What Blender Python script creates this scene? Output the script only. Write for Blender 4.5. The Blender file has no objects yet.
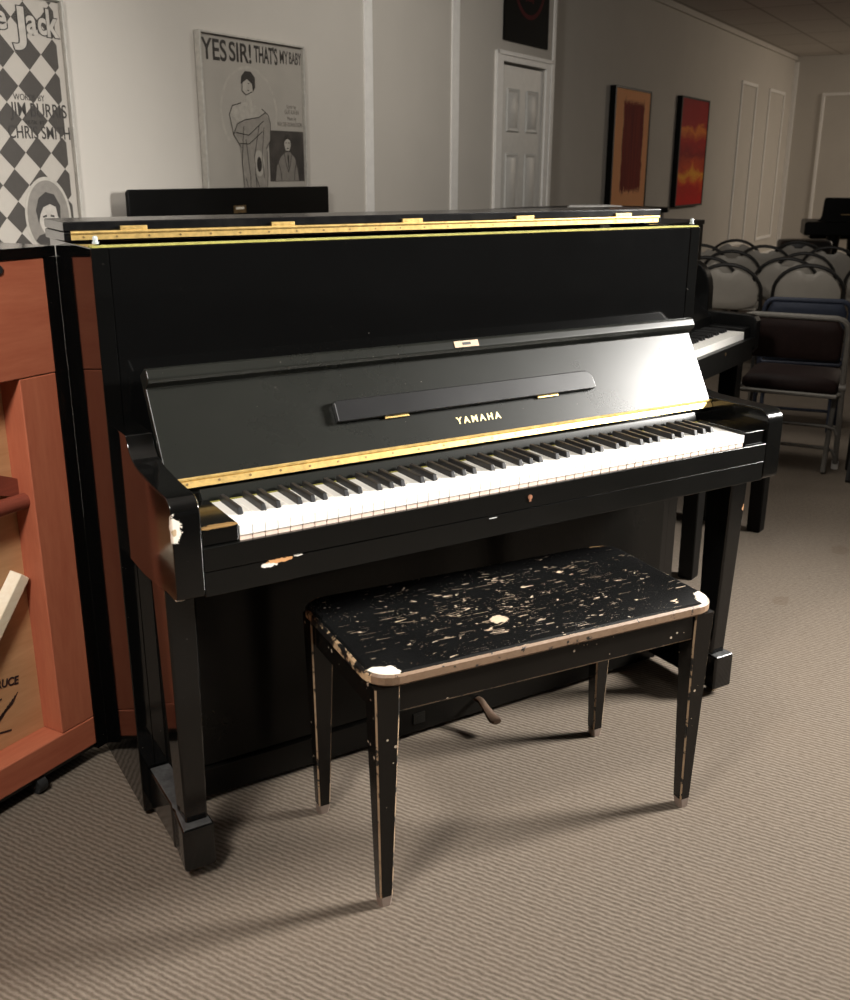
import bpy, bmesh, math, random
from mathutils import Vector, Matrix
random.seed(7)
SC = bpy.context.scene
COL = SC.collection
PI = math.pi

# ------------------------------------------------------------------ camera
cam_d = bpy.data.cameras.new('camera')
cam = bpy.data.objects.new('camera', cam_d)
COL.objects.link(cam)
CAM_P = Vector((-0.4515, -1.5587, 1.3119))
yaw, pitch, roll = math.radians(31.0726), math.radians(-18.0652), math.radians(0.1864)
fw = Vector((math.sin(yaw)*math.cos(pitch), math.cos(yaw)*math.cos(pitch), math.sin(pitch)))
rt = Vector((math.cos(yaw), -math.sin(yaw), 0))
up = rt.cross(fw)
rt2 = rt*math.cos(roll) + up*math.sin(roll)
up2 = up*math.cos(roll) - rt*math.sin(roll)
M = Matrix((rt2, up2, -fw)).transposed().to_4x4()
M.translation = CAM_P
cam.matrix_world = M
cam_d.sensor_fit = 'VERTICAL'
cam_d.sensor_height = 36.0
cam_d.lens = 36.0*1017.304/1000.0
cam_d.clip_start = 0.05
SC.camera = cam
cam_d.dof.use_dof = True
cam_d.dof.focus_distance = 2.35
cam_d.dof.aperture_fstop = 7.5

# ------------------------------------------------------------------ light
SC.view_settings.view_transform = 'Standard'
SC.view_settings.look = 'None'
SC.view_settings.gamma = 1.0
SC.view_settings.use_curve_mapping = False
SC.view_settings.exposure = 0.35
wd = bpy.data.worlds.new('room_air')
SC.world = wd
wd.use_nodes = True
wd.node_tree.nodes['Background'].inputs[0].default_value = (1.0, 0.93, 0.84, 1)
wd.node_tree.nodes['Background'].inputs[1].default_value = 0.026

def area(name, loc, aim, power, sx, sy, col, spread=180):
    d = bpy.data.lights.new(name, 'AREA')
    d.shape = 'RECTANGLE'
    d.size = sx; d.size_y = sy
    d.energy = power; d.color = col
    d.spread = math.radians(spread)
    o = bpy.data.objects.new(name, d)
    COL.objects.link(o)
    o.location = loc
    o.rotation_euler = (Vector(aim)-Vector(loc)).to_track_quat('-Z', 'Y').to_euler()
    return o
area('softbox_beside_camera', (-1.0, -0.9, 2.35), (1.2, 1.7, 1.0), 52, 0.34, 0.34, (1, 0.955, 0.89))
area('softbox_at_right', (3.75, -1.05, 1.95), (0.35, 0.3, 0.55), 88, 0.7, 0.7, (1, 0.965, 0.91), 82)
area('added_fill_by_posters', (2.6, 1.4, 2.93), (2.9, 2.2, 0), 19, 1.2, 0.6, (1, 0.95, 0.87))  # added fill under the ceiling to brighten the poster wall, no real fixture
area('added_fill_by_door', (3.3, 2.5, 2.93), (3.5, 3.0, 0), 22, 1.2, 0.6, (1, 0.95, 0.87))  # second added fill, lifts the wall towards the door
area('far_ceiling_light', (14.3, 5.6, 2.9), (13.6, 6.3, 0), 96, 1.2, 0.6, (1, 0.86, 0.70))

# ------------------------------------------------------------------ helpers
class MB:
    """collects faces, becomes ONE mesh object"""
    def __init__(self):
        self.v = []; self.f = []; self.m = []
    def add(self, vs, fs, mi=0):
        b = len(self.v)
        self.v += [tuple(p) for p in vs]
        for f in fs:
            self.f.append([b+i for i in f]); self.m.append(mi)
        return self
    def box(self, x0, x1, y0, y1, z0, z1, mi=0):
        vs = [(x0,y0,z0),(x1,y0,z0),(x1,y1,z0),(x0,y1,z0),(x0,y0,z1),(x1,y0,z1),(x1,y1,z1),(x0,y1,z1)]
        return self.add(vs, [(3,2,1,0),(4,5,6,7),(0,1,5,4),(1,2,6,5),(2,3,7,6),(3,0,4,7)], mi)
    def hexa(self, bot, top, mi=0):
        return self.add(list(bot)+list(top), [(3,2,1,0),(4,5,6,7),(0,1,5,4),(1,2,6,5),(2,3,7,6),(3,0,4,7)], mi)
    def loft(self, rings, mi=0, cap=True, closed=True):
        n = len(rings[0]); vs = [p for r in rings for p in r]; fs = []
        for k in range(len(rings)-1):
            for i in range(n if closed else n-1):
                j = (i+1) % n
                fs.append((k*n+i, k*n+j, (k+1)*n+j, (k+1)*n+i))
        if cap:
            fs.append(tuple(range(n-1, -1, -1)))
            fs.append(tuple((len(rings)-1)*n+i for i in range(n)))
        return self.add(vs, fs, mi)
    def prism(self, pts, axis, a, b, mi=0):
        """pts 2D outline; axis 0: (y,z) along x ; 1: (x,z) along y ; 2: (x,y) along z"""
        def P(p, t):
            return (t,p[0],p[1]) if axis == 0 else (p[0],t,p[1]) if axis == 1 else (p[0],p[1],t)
        return self.loft([[P(p,a) for p in pts], [P(p,b) for p in pts]], mi)
    def cyl(self, c, r, h, n=24, mi=0, axis=2, r2=None):
        r2 = r if r2 is None else r2
        rings = []
        for t, rr in ((0,r),(h,r2)):
            ring = []
            for i in range(n):
                a = 2*PI*i/n; p, q = rr*math.cos(a), rr*math.sin(a)
                ring.append((c[0]+p,c[1]+q,c[2]+t) if axis == 2 else (c[0]+p,c[1]+t,c[2]+q) if axis == 1 else (c[0]+t,c[1]+p,c[2]+q))
            rings.append(ring)
        return self.loft(rings, mi)
    def lathe(self, c, prof, n=28, mi=0):
        rings = [[(c[0]+r*math.cos(2*PI*i/n), c[1]+r*math.sin(2*PI*i/n), c[2]+z) for i in range(n)] for r, z in prof]
        return self.loft(rings, mi)
    def tube(self, pts, r, n=10, mi=0, closed=False):
        pts = [Vector(p) for p in pts]; rings = []
        N = len(pts); prev = None
        for k, p in enumerate(pts):
            if closed: t = pts[(k+1) % N]-pts[k-1]
            else: t = (pts[min(k+1,N-1)]-pts[max(k-1,0)])
            t.normalize()
            if prev is None:
                a = Vector((0,0,1)) if abs(t.z) < .9 else Vector((1,0,0))
                u_ = t.cross(a).normalized()
            else:
                u_ = (prev - t*prev.dot(t)).normalized()
            prev = u_; w = t.cross(u_)
            rr = r[k] if isinstance(r, (list,tuple)) else r
            rings.append([tuple(p+u_*rr*math.cos(2*PI*i/n)+w*rr*math.sin(2*PI*i/n)) for i in range(n)])
        if closed: rings.append(rings[0])
        return self.loft(rings, mi, cap=not closed)
    def build(self, name, mats, parent=None, bevel=0, seg=2, smooth=35, xf=None):
        me = bpy.data.meshes.new(name)
        me.from_pydata(self.v, [], self.f)
        if not isinstance(mats, (list,tuple)): mats = [mats]
        for m in mats: me.materials.append(m)
        for p, mi in zip(me.polygons, self.m): p.material_index = mi
        bm = bmesh.new(); bm.from_mesh(me)
        bmesh.ops.recalc_face_normals(bm, faces=bm.faces)
        bm.to_mesh(me); bm.free()
        if xf is not None: me.transform(xf)
        me.polygons.foreach_set('use_smooth', [True]*len(me.polygons))
        me.set_sharp_from_angle(angle=math.radians(smooth))
        o = bpy.data.objects.new(name, me)
        COL.objects.link(o)
        if parent is not None: o.parent = parent
        if bevel:
            b = o.modifiers.new('bevel', 'BEVEL')
            b.width = bevel; b.segments = seg; b.limit_method = 'ANGLE'; b.angle_limit = math.radians(40)
            b.harden_normals = True
        return o

def tag(o, label=None, cat=None, group=None, kind=None):
    if label: o['label'] = label
    if cat: o['category'] = cat
    if group: o['group'] = group
    if kind: o['kind'] = kind
    return o
def thing(name, label, cat, loc=(0,0,0), rz=0, group=None):
    o = bpy.data.objects.new(name, None)
    o.empty_display_size = .1
    COL.objects.link(o)
    o.location = loc; o.rotation_euler = (0,0,rz)
    return tag(o, label, cat, group)
def kids(o): return [c for c in COL.objects if c.parent == o]
def dup(root, loc, rz, label=None, group=None):
    r = root.copy(); COL.objects.link(r)
    r.location = loc; r.rotation_euler = (0,0,rz)
    if label: r['label'] = label
    if group: r['group'] = group
    for ch in kids(root):
        c = ch.copy(); COL.objects.link(c); c.parent = r
        for g in kids(ch):
            d = g.copy(); COL.objects.link(d); d.parent = c
    return r
def arc(cx, cy, r, a0, a1, n, ry=None):
    ry = r if ry is None else ry
    return [(cx+r*math.cos(math.radians(a0+(a1-a0)*i/n)), cy+ry*math.sin(math.radians(a0+(a1-a0)*i/n))) for i in range(n+1)]
def text_mesh(name, s, size, mat, parent, xf, sx=1.0, fit=None, extrude=0.0005, align='LEFT', space=1.0, bold=0.0):
    cu = bpy.data.curves.new('txt', 'FONT')
    cu.body = s; cu.size = size; cu.extrude = extrude; cu.align_x = align; cu.space_character = space; cu.offset = bold
    to = bpy.data.objects.new('txt', cu)
    COL.objects.link(to)
    dg = bpy.context.evaluated_depsgraph_get()
    me = bpy.data.meshes.new_from_object(to.evaluated_get(dg))
    bpy.data.objects.remove(to)
    if fit:
        xs = [v.co.x for v in me.vertices]; sx = fit/(max(xs)-min(xs))
        me.transform(Matrix.Translation((-min(xs),0,0)))
    me.transform(Matrix.Diagonal((sx,1,1,1)))
    me.transform(xf)
    me.materials.clear(); me.materials.append(mat)
    o = bpy.data.objects.new(name, me)
    COL.objects.link(o)
    if parent is not None: o.parent = parent
    return o
# text lying in the x/z plane facing -y
def face_xf(x, y, z, tilt=0):
    return Matrix.Translation((x,y,z)) @ Matrix.Rotation(PI/2-tilt, 4, 'X')

# ------------------------------------------------------------------ materials
def new_mat(name):
    m = bpy.data.materials.new(name); m.use_nodes = True
    nt = m.node_tree
    return m, nt, nt.nodes['Principled BSDF']
def N(nt, kind, **kw):
    n = nt.nodes.new(kind)
    for k, v in kw.items():
        if k.startswith('i_'): n.inputs[int(k[2:])].default_value = v
        elif k in n.inputs and not hasattr(n, k): n.inputs[k].default_value = v
        else: setattr(n, k, v)
    return n
def L(nt, a, b): nt.links.new(a, b)
def c4(c): return (c[0], c[1], c[2], 1)
def math_n(nt, op, a, b=None, c=None, clamp=False):
    n = nt.nodes.new('ShaderNodeMath'); n.operation = op; n.use_clamp = clamp
    for i, x in enumerate((a, b, c)):
        if x is None: continue
        if isinstance(x, (int,float)): n.inputs[i].default_value = x
        else: nt.links.new(x, n.inputs[i])
    return n.outputs[0]
def mix_c(nt, fac, a, b):
    n = nt.nodes.new('ShaderNodeMix'); n.data_type = 'RGBA'
    for s, x in ((n.inputs[0],fac),(n.inputs[6],a),(n.inputs[7],b)):
        if isinstance(x, (int,float)): s.default_value = x
        elif isinstance(x, tuple): s.default_value = c4(x)
        else: nt.links.new(x, s)
    return n.outputs[2]
def coords(nt, scale=(1,1,1), loc=(0,0,0), rot=(0,0,0)):
    tc = nt.nodes.new('ShaderNodeTexCoord'); mp = nt.nodes.new('ShaderNodeMapping')
    mp.inputs[1].default_value = loc; mp.inputs[2].default_value = rot; mp.inputs[3].default_value = scale
    nt.links.new(tc.outputs['Object'], mp.inputs[0])
    return mp.outputs[0]
def noise(nt, vec, scale, detail=3, rough=.55, dist=0):
    n = nt.nodes.new('ShaderNodeTexNoise')
    n.inputs['Scale'].default_value = scale; n.inputs['Detail'].default_value = detail
    n.inputs['Roughness'].default_value = rough; n.inputs['Distortion'].default_value = dist
    nt.links.new(vec, n.inputs['Vector'])
    return n.outputs['Fac']
def ramp(nt, fac, stops):
    n = nt.nodes.new('ShaderNodeValToRGB')
    e = n.color_ramp.elements
    while len(e) < len(stops): e.new(.5)
    for el, (p, c) in zip(e, stops):
        el.position = p; el.color = c4(c) if isinstance(c, tuple) else (c,c,c,1)
    nt.links.new(fac, n.inputs[0])
    return n.outputs[0]
def bump(nt, bsdf, h, strength=.2, dist=.002):
    b = nt.nodes.new('ShaderNodeBump'); b.inputs['Strength'].default_value = strength; b.inputs['Distance'].default_value = dist
    nt.links.new(h, b.inputs['Height']); nt.links.new(b.outputs[0], bsdf.inputs['Normal'])

def plain(name, col, rough=.5, metal=0, spec=.5, nscale=40, var=.12, bstr=0):
    m, nt, b = new_mat(name)
    v = noise(nt, coords(nt), nscale, 4)
    lo = tuple(c*(1-var) for c in col); hi = tuple(min(1,c*(1+var)) for c in col)
    L(nt, ramp(nt, v, [(.3,lo),(.7,hi)]), b.inputs['Base Color'])
    b.inputs['Roughness'].default_value = rough; b.inputs['Metallic'].default_value = metal
    b.inputs['Specular IOR Level'].default_value = spec
    if bstr: bump(nt, b, v, bstr)
    return m

def ellipse_mask(nt, center, rad, ragged=.5, nsc=130):
    """1 inside a ragged ellipsoid in object coordinates"""
    v = coords(nt, tuple(1/r for r in rad), tuple(-c/r for c, r in zip(center, rad)))
    ln = nt.nodes.new('ShaderNodeVectorMath'); ln.operation = 'LENGTH'
    L(nt, v, ln.inputs[0])
    d = math_n(nt, 'ADD', ln.outputs['Value'], math_n(nt, 'MULTIPLY', math_n(nt, 'SUBTRACT', noise(nt, coords(nt), nsc, 5, .75), .5), ragged*2.6))
    return math_n(nt, 'LESS_THAN', d, 1.0)

def lacquer(name, col=(.0022,.0022,.0021), rough=.1, rvar=.06, spec=.5, chips=(), specks=0.0, dust=0.0, coat=0, dust_top=0):
    m, nt, b = new_mat(name)
    co = coords(nt)
    base = mix_c(nt, math_n(nt, 'MULTIPLY', noise(nt, co, 7, 5, .6), .5), col, tuple(c*1.5+.001 for c in col))
    if dust:
        dn = ramp(nt, noise(nt, co, 18, 6, .7), [(.45,0.0),(.8,1.0)])
        base = mix_c(nt, math_n(nt, 'MULTIPLY', dn, dust), base, (.16,.15,.14))
    if dust_top:
        ge = nt.nodes.new('ShaderNodeNewGeometry'); sn = nt.nodes.new('ShaderNodeSeparateXYZ'); L(nt, ge.outputs['True Normal'], sn.inputs[0])
        dt = math_n(nt, 'MULTIPLY', math_n(nt, 'GREATER_THAN', sn.outputs[2], .8), ramp(nt, noise(nt, co, 40, 5, .7), [(.25,.35),(.75,1.0)]))
        base = mix_c(nt, math_n(nt, 'MULTIPLY', dt, dust_top), base, (.15,.15,.15))
    if specks:
        vz = nt.nodes.new('ShaderNodeTexVoronoi'); vz.inputs['Scale'].default_value = 42
        L(nt, co, vz.inputs['Vector'])
        sz = math_n(nt, 'MULTIPLY', noise(nt, co, 9, 2), specks*.16)
        base = mix_c(nt, math_n(nt, 'LESS_THAN', vz.outputs['Distance'], sz), base, (.34,.31,.27))
    for cen, rad, cc, rg in chips:
        base = mix_c(nt, ellipse_mask(nt, cen, rad, rg), base, cc)
    L(nt, base, b.inputs['Base Color'])
    r = noise(nt, co, 5, 6, .7)
    mr = nt.nodes.new('ShaderNodeMapRange')
    mr.inputs[3].default_value = rough; mr.inputs[4].default_value = rough+rvar
    mr.inputs[1].default_value = .35; mr.inputs[2].default_value = .75
    L(nt, r, mr.inputs[0]); L(nt, mr.outputs[0], b.inputs['Roughness'])
    b.inputs['Specular IOR Level'].default_value = spec
    if coat: b.inputs['Coat Weight'].default_value = coat; b.inputs['Coat Roughness'].default_value = .03
    return m

def wood(name, c1, c2, axis='z', rough=.5, sc=14, spec=.4):
    m, nt, b = new_mat(name)
    s = {'x':(.12,1,1), 'y':(1,.12,1), 'z':(1,1,.12)}[axis]
    n = noise(nt, coords(nt, s), sc, 6, .65, .6)
    n2 = noise(nt, coords(nt, tuple(a*6 for a in s)), sc*2, 3)
    f = math_n(nt, 'ADD', math_n(nt, 'MULTIPLY', n, .7), math_n(nt, 'MULTIPLY', n2, .3))
    L(nt, ramp(nt, f, [(.35,c1),(.65,c2)]), b.inputs['Base Color'])
    b.inputs['Roughness'].default_value = rough; b.inputs['Specular IOR Level'].default_value = spec
    return m

BLACK = lacquer('black_polish', rough=.05, rvar=.05, specks=.25)
BLACK_FAR = lacquer('black_polish_far', rough=.34, rvar=.1, spec=.15)
BLACK_DULL = lacquer('black_satin', (.0035,.0035,.003), rough=.3, rvar=.08, specks=.2)
BRASS = plain('brass', (.80,.55,.20), .36, .75, nscale=60, var=.22, bstr=.05)
BRASS_OLD = plain('tarnished_brass', (.38,.26,.13), .4, 1, nscale=50, var=.3)
GOLD = plain('gold_leaf', (.95,.74,.36), .35, .6, nscale=200, var=.15)
IVORY = plain('white_key_plastic', (.90,.88,.83), .25, nscale=15, var=.02)
KEYWOOD = plain('pink_key_wood', (.76,.60,.50), .6, nscale=80, var=.12)
EBONY = plain('black_key_plastic', (.010,.010,.011), .45, nscale=30, var=.2)
FELT = plain('yellow_green_felt', (.30,.28,.06), .9, nscale=120, var=.25)
RUBBER = plain('rubber', (.015,.015,.015), .6)
BUMPER = plain('clear_bumper', (.36,.40,.40), .25)
STEEL = plain('polished_steel', (.55,.55,.55), .25, 1)

# ------------------------------------------------------------------ the room (its axes are turned against the piano)
RZ = math.radians(28.6)
ROOM = Matrix.Rotation(RZ, 4, 'Z')
def room(mb, name, mats, kind='structure', bevel=0, parent=None):
    o = mb.build(name, mats, parent, bevel)
    o.matrix_world = ROOM.copy()
    if kind: o['kind'] = kind
    return o
def room_pt(s, d, z=0): return ROOM @ Vector((s, d, z))

def carpet_mat():
    m, nt, b = new_mat('ribbed_carpet')
    v = coords(nt)
    nz = nt.nodes.new('ShaderNodeTexNoise'); nz.inputs['Scale'].default_value = 55; nz.inputs['Detail'].default_value = 3
    L(nt, v, nz.inputs['Vector'])
    sx = nt.nodes.new('ShaderNodeSeparateXYZ'); L(nt, v, sx.inputs[0])
    # ribs run along the room's y axis
    ph = math_n(nt, 'MULTIPLY', sx.outputs[0], 2*PI/.0113)
    ph = math_n(nt, 'ADD', ph, math_n(nt, 'MULTIPLY', math_n(nt, 'SUBTRACT', nz.outputs['Fac'], .5), 5.0))
    rib = math_n(nt, 'ADD', math_n(nt, 'MULTIPLY', math_n(nt, 'SINE', ph), .5), .5)
    loop = noise(nt, coords(nt, (1,.42,1)), 170, 4, .75)
    big = noise(nt, v, 2.3, 3)
    h = math_n(nt, 'ADD', math_n(nt, 'MULTIPLY', rib, .42), math_n(nt, 'MULTIPLY', loop, .74))
    col = ramp(nt, h, [(.25,(.072,.057,.043)),(.55,(.128,.104,.082)),(.9,(.200,.166,.134))])
    st = mix_c(nt, math_n(nt, 'MULTIPLY', ramp(nt, big, [(.45,0.0),(.75,1.0)]), .25), col, (.15,.115,.085))
    # two small old stains out on the open floor
    for (px, py), r in (((2.62,.62), .03), ((2.07,.42), .025)):
        p = ROOM.inverted() @ Vector((px, py, 0))
        st = mix_c(nt, math_n(nt, 'MULTIPLY', ellipse_mask(nt, (p.x,p.y,0), (r*1.6,r,.1), .7, 60), .35), st, (.09,.065,.045))
    L(nt, st, b.inputs['Base Color'])
    b.inputs['Roughness'].default_value = .95; b.inputs['Specular IOR Level'].default_value = .1
    bump(nt, b, h, .28, .003)
    return m
def wall_mat(name, c):
    m, nt, b = new_mat(name)
    v = coords(nt)
    n = noise(nt, v, 2.2, 4); n2 = noise(nt, v, 120, 3)
    L(nt, ramp(nt, n, [(.3,tuple(x*.95 for x in c)),(.7,c)]), b.inputs['Base Color'])
    b.inputs['Roughness'].default_value = .75; b.inputs['Specular IOR Level'].default_value = .25
    bump(nt, b, n2, .08, .002)
    return m
CARPET = carpet_mat()
PAINT = wall_mat('cream_wall_paint', (.62,.583,.53))
TRIM = plain('white_trim_paint', (.92,.90,.87), .45, nscale=20, var=.04)
DOORP = plain('door_paint', (.68,.67,.64), .4, nscale=20, var=.04)

def ceil_mat():
    m, nt, b = new_mat('ceiling_tiles')
    br = nt.nodes.new('ShaderNodeTexBrick')
    L(nt, coords(nt), br.inputs['Vector'])
    br.offset = 0
    br.inputs['Color1'].default_value = (.62,.59,.56,1); br.inputs['Color2'].default_value = (.58,.55,.52,1)
    br.inputs['Mortar'].default_value = (.36,.33,.30,1)
    br.inputs['Scale'].default_value = 1; br.inputs['Mortar Size'].default_value = .015
    br.inputs['Brick Width'].default_value = 1.22; br.inputs['Row Height'].default_value = .61
    L(nt, br.outputs['Color'], b.inputs['Base Color'])
    b.inputs['Roughness'].default_value = .9
    return m
S0, S1, WA, WB, CEIL, WEND = -4.0, 16.3, 2.28, 2.50, 2.95, 6.66
room(MB().box(S0, S1, -9, 3.0, -.12, 0), 'floor', CARPET)
room(MB().box(S0, S1+.2, -9, 3.0, CEIL, CEIL+.1), 'ceiling', ceil_mat())
DX0, DX1, DZ = 5.765, 6.50, 2.025
w = MB().box(S0, DX0, WA, WB+.2, 0, CEIL).box(DX1, WEND, WA, WB+.2, 0, CEIL).box(DX0, DX1, WA, WB+.2, DZ, CEIL)
room(w, 'wall_left', PAINT)
room(MB().box(WEND, S1+.2, WB, WB+.2, 0, CEIL), 'wall_back', PAINT)
room(MB().box(S1, S1+.2, -9, WB, 0, CEIL), 'wall_far', PAINT)
# flat strips between the wallboards, corner bead, cornice, door casing
room(MB().box(4.022, 4.105, WA-.012, WA, 0, CEIL), 'trim_1', TRIM, bevel=.002)
room(MB().box(5.035, 5.13, WA-.012, WA, 0, CEIL), 'trim_2', TRIM, bevel=.002)
room(MB().box(WEND-.035, WEND+.008, WA-.01, WA+.03, 0, CEIL), 'trim_3', TRIM, bevel=.002)
room(MB().box(WEND+.01, S1, WB-.03, WB, CEIL-.06, CEIL), 'trim_4', PAINT, bevel=.004)
room(MB().box(S1-.03, S1, WB-.06, WB, 0, CEIL-.08), 'trim_5', TRIM, bevel=.004)
cs = MB()
for a, b_ in ((5.655, DX0), (DX1, 6.605)):
    cs.box(a, b_, WA-.018, WA, 0, DZ+.062)
cs.box(DX0, DX1, WA-.018, WA, DZ, DZ+.062)
cs.box(5.65, 5.685, WA-.026, WA-.018, 0, DZ+.068).box(6.575, 6.61, WA-.026, WA-.018, 0, DZ+.068).box(5.65, 6.61, WA-.026, WA-.018, DZ+.04, DZ+.068)
room(cs, 'trim_6', TRIM, bevel=.003)
room(MB().box(S0, 5.65, WA-.014, WA, 0, .1), 'baseboard_left', TRIM, bevel=.004)
room(MB().box(WEND, S1, WB-.014, WB, 0, .1), 'baseboard_back', TRIM, bevel=.004)
room(MB().box(S1-.014, S1, -9, WB-.06, 0, .1), 'baseboard_far', TRIM, bevel=.004)
def wall_panel(name, s0, s1, z0, z1, far=False):
    mb = MB(); w_, t = .045, .02
    for a, b_, c, d in ((s0,s1,z1-w_,z1),(s0,s1,z0,z0+w_),(s0,s0+w_,z0+w_,z1-w_),(s1-w_,s1,z0+w_,z1-w_)):
        if far: mb.box(S1-t, S1, a, b_, c, d)
        else: mb.box(a, b_, WB-t, WB, c, d)
    room(mb, name, TRIM, bevel=.006)
wall_panel('trim_7', 13.2, 14.03, .3, 2.41)
wall_panel('trim_8', 14.76, 15.75, .3, 2.41)
wall_panel('trim_9', .3, 2.05, .3, 2.42, True)
# six-panel door
dm = MB().box(DX0+.006, DX1-.006, WA+.006, WA+.046, .01, DZ-.018)
door = room(dm, 'door_1', DOORP, bevel=.002)
def raised(mb, s0, s1, z0, z1):
    y = WA+.006
    mb.loft([[(s0,y+.001,z0),(s1,y+.001,z0),(s1,y+.001,z1),(s0,y+.001,z1)],
             [(s0+.012,y-.010,z0+.012),(s1-.012,y-.010,z0+.012),(s1-.012,y-.010,z1-.012),(s0+.012,y-.010,z1-.012)],
             [(s0+.03,y-.004,z0+.03),(s1-.03,y-.004,z0+.03),(s1-.03,y-.004,z1-.03),(s0+.03,y-.004,z1-.03)],
             [(s0+.05,y-.012,z0+.05),(s1-.05,y-.012,z0+.05),(s1-.05,y-.012,z1-.05),(s0+.05,y-.012,z1-.05)]])
pn = MB()
for s0, s1 in ((5.865,6.08),(6.19,6.405)):
    raised(pn, s0, s1, 1.56, 1.86); raised(pn, s0, s1, .86, 1.42); raised(pn, s0, s1, .2, .72)
pm = pn.build('door_panel', DOORP, door)
kn = MB().lathe((0,0,0), [(.004,0),(.026,.004),(.026,.008),(.011,.014),(.011,.03),(.027,.042),(.027,.055),(.015,.063),(.001,.064)])
kb = kn.build('door_knob', BRASS, door, xf=Matrix.Translation((5.83, WA+.006, .95)) @ Matrix.Rotation(PI/2, 4, 'X'))

# ------------------------------------------------------------------ main upright piano
W_, D1, DB, H1 = 1.471, .324, .656, 1.176
piano = thing('upright_piano', 'large worn black upright piano with open keyboard, standing in front of the scratched bench', 'piano')
CHIP_W = (.82,.74,.64)
CHEEK = lacquer('black_polish_cheek', rough=.05, rvar=.05, specks=.25,
    chips=[((.004,.0,.744),(.0145,.012,.024),CHIP_W,.75),((.007,-.005,.741),(.004,.02,.006),(.5,.36,.22),.8),((.004,0,.615),(.016,.012,.004),CHIP_W,.4)])
KEYSLIP = lacquer('black_satin_keyslip', (.003,.003,.0027), rough=.16, rvar=.08, specks=.15,
    chips=[((.170,0,.651),(.016,.02,.0045),(.85,.78,.70),.9),((.192,0,.6555),(.026,.02,.004),(.62,.32,.14),.9),((.226,0,.6585),(.008,.02,.0026),(.75,.7,.62),.9),((.647,0,.654),(.010,.02,.0012),(.5,.5,.48),.3)])
LIDMAT = lacquer('black_satin_lid', (.003,.003,.0034), rough=.16, rvar=.1, dust=.05, specks=.2)
FALL = lacquer('black_satin_keylid', (.009,.0095,.008), spec=.36, rough=.27, rvar=.02, specks=.35, dust=.012)
LOWER = lacquer('black_satin_lower', (.0040,.0036,.003), rough=.2, rvar=.1, spec=.16, specks=.1)
TOE = lacquer('black_polish_dusty', rough=.08, rvar=.12, dust=.04, dust_top=.6)
SIDEM = lacquer('black_polish_side', rough=.04, rvar=.04, specks=.25, chips=[((-.009,.657,1.0),(.004,.006,.075),(.50,.34,.16),.9)])  # back-edge chip: worn edge with its golden glint painted into the colour
# side plates
for x0, x1 in ((-.008,.024),(W_-.024,W_+.008)):
    MB().prism([(D1,.015),(DB,.015),(DB,H1),(D1,H1)], 0, x0, x1).build('side_panel', SIDEM, piano, .002)
for x0, x1 in ((.0241,.050),(W_-.050,W_-.0241)):
    MB().prism([(D1-.0006,.015),(DB,.015),(DB,.60),(D1-.0006,.60)], 0, x0, x1).build('lower_side_panel', BLACK, piano)
# arms (cheeks)
arm = [(.06,.614)] + arc(.012,.626,.012,270,180,4) + arc(.03,.765,.03,180,92,7) + [(.10,.797),(.17,.803)] + \
      [(.195,.807),(.215,.815),(.230,.827),(.239,.842),(.243,.852)] + [(.33,.852),(.33,.60),(.20,.598),(.1,.606)]
arm_r = [(.06,.614)] + arc(.012,.626,.012,270,180,4) + arc(.03,.751,.03,180,92,7) + [(.10,.780),(.20,.780)] + \
        [(.235,.784),(.255,.792),(.270,.804),(.279,.819),(.283,.829)] + [(.33,.829),(.33,.60),(.20,.598),(.1,.606)]
for x0, x1 in ((.003,.053),(W_-.053,W_-.003)):
    MB().prism(arm if x0 < .5 else arm_r, 0, x0, x1).build('arm', CHEEK if x0 < .5 else lacquer('black_satin_cheek', (.0022,.0022,.002), rough=.12, rvar=.06, spec=.3, specks=.2), piano, .0025, 3)
# upper front panel with a felt line on top
MB().box(.0245, W_-.0245, D1+.001, D1+.022, .80, H1-.001).build('front_panel', lacquer('black_polish_front', (.002,.002,.002), rough=.07, rvar=.06, specks=.15), piano, .002)
MB().box(-.004, W_+.004, D1+.003, D1+.03, H1, H1+.0028).build('felt_strip', FELT, piano)
MB().box(.05, W_-.05, DB-.02, DB, .05, H1).build('back_board', wood('piano_back_wood', (.10,.05,.025),(.16,.08,.04)), piano)
for x in (.006, W_-.008):
    MB().lathe((x, D1+.016, H1+.006), [(.006,0),(.006,.003),(.0045,.004),(.0045,.011),(.003,.0135),(.0005,.014)], 14).build('lid_bumper', BUMPER, piano)
# the lid, front half folded back on the rear half
LY0, LY1 = .487, .660
lid = MB().box(-.015, 1.500, LY0, LY1, 1.1765, 1.1945).build('lid', LIDMAT, piano, .003, 3)
lf = MB().box(-.015, 1.500, LY0+.002, LY1, 1.1955, 1.2135).build('folded_lid_flap', LIDMAT, lid, .003, 3)
hg = MB().box(-.003, 1.488, LY0-.0025, LY0, 1.1800, 1.1900)
hg.tube([(-.003,LY0-.003,1.1935),(1.488,LY0-.003,1.1935)], .0032, 8)
hg.build('brass_hinge_strip', BRASS, lid)
for x in (.117, .431, .745, 1.058, 1.368):
    p_ = MB().box(x-.026, x+.026, LY0-.0035, LY0+.001, 1.190, 1.2045)
    for dx in (-.017, 0, .017): p_.cyl((x+dx, LY0-.0045, 1.2005), .0022, .001, 8, axis=1)
    p_.build('hinge_plate', BRASS, lid, .0006)
for i in range(24):
    MB().cyl((.02+i*.063, LY0-.0032, 1.185), .002, .0012, 8, axis=1).build('screw', BRASS_OLD, lid)
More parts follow.
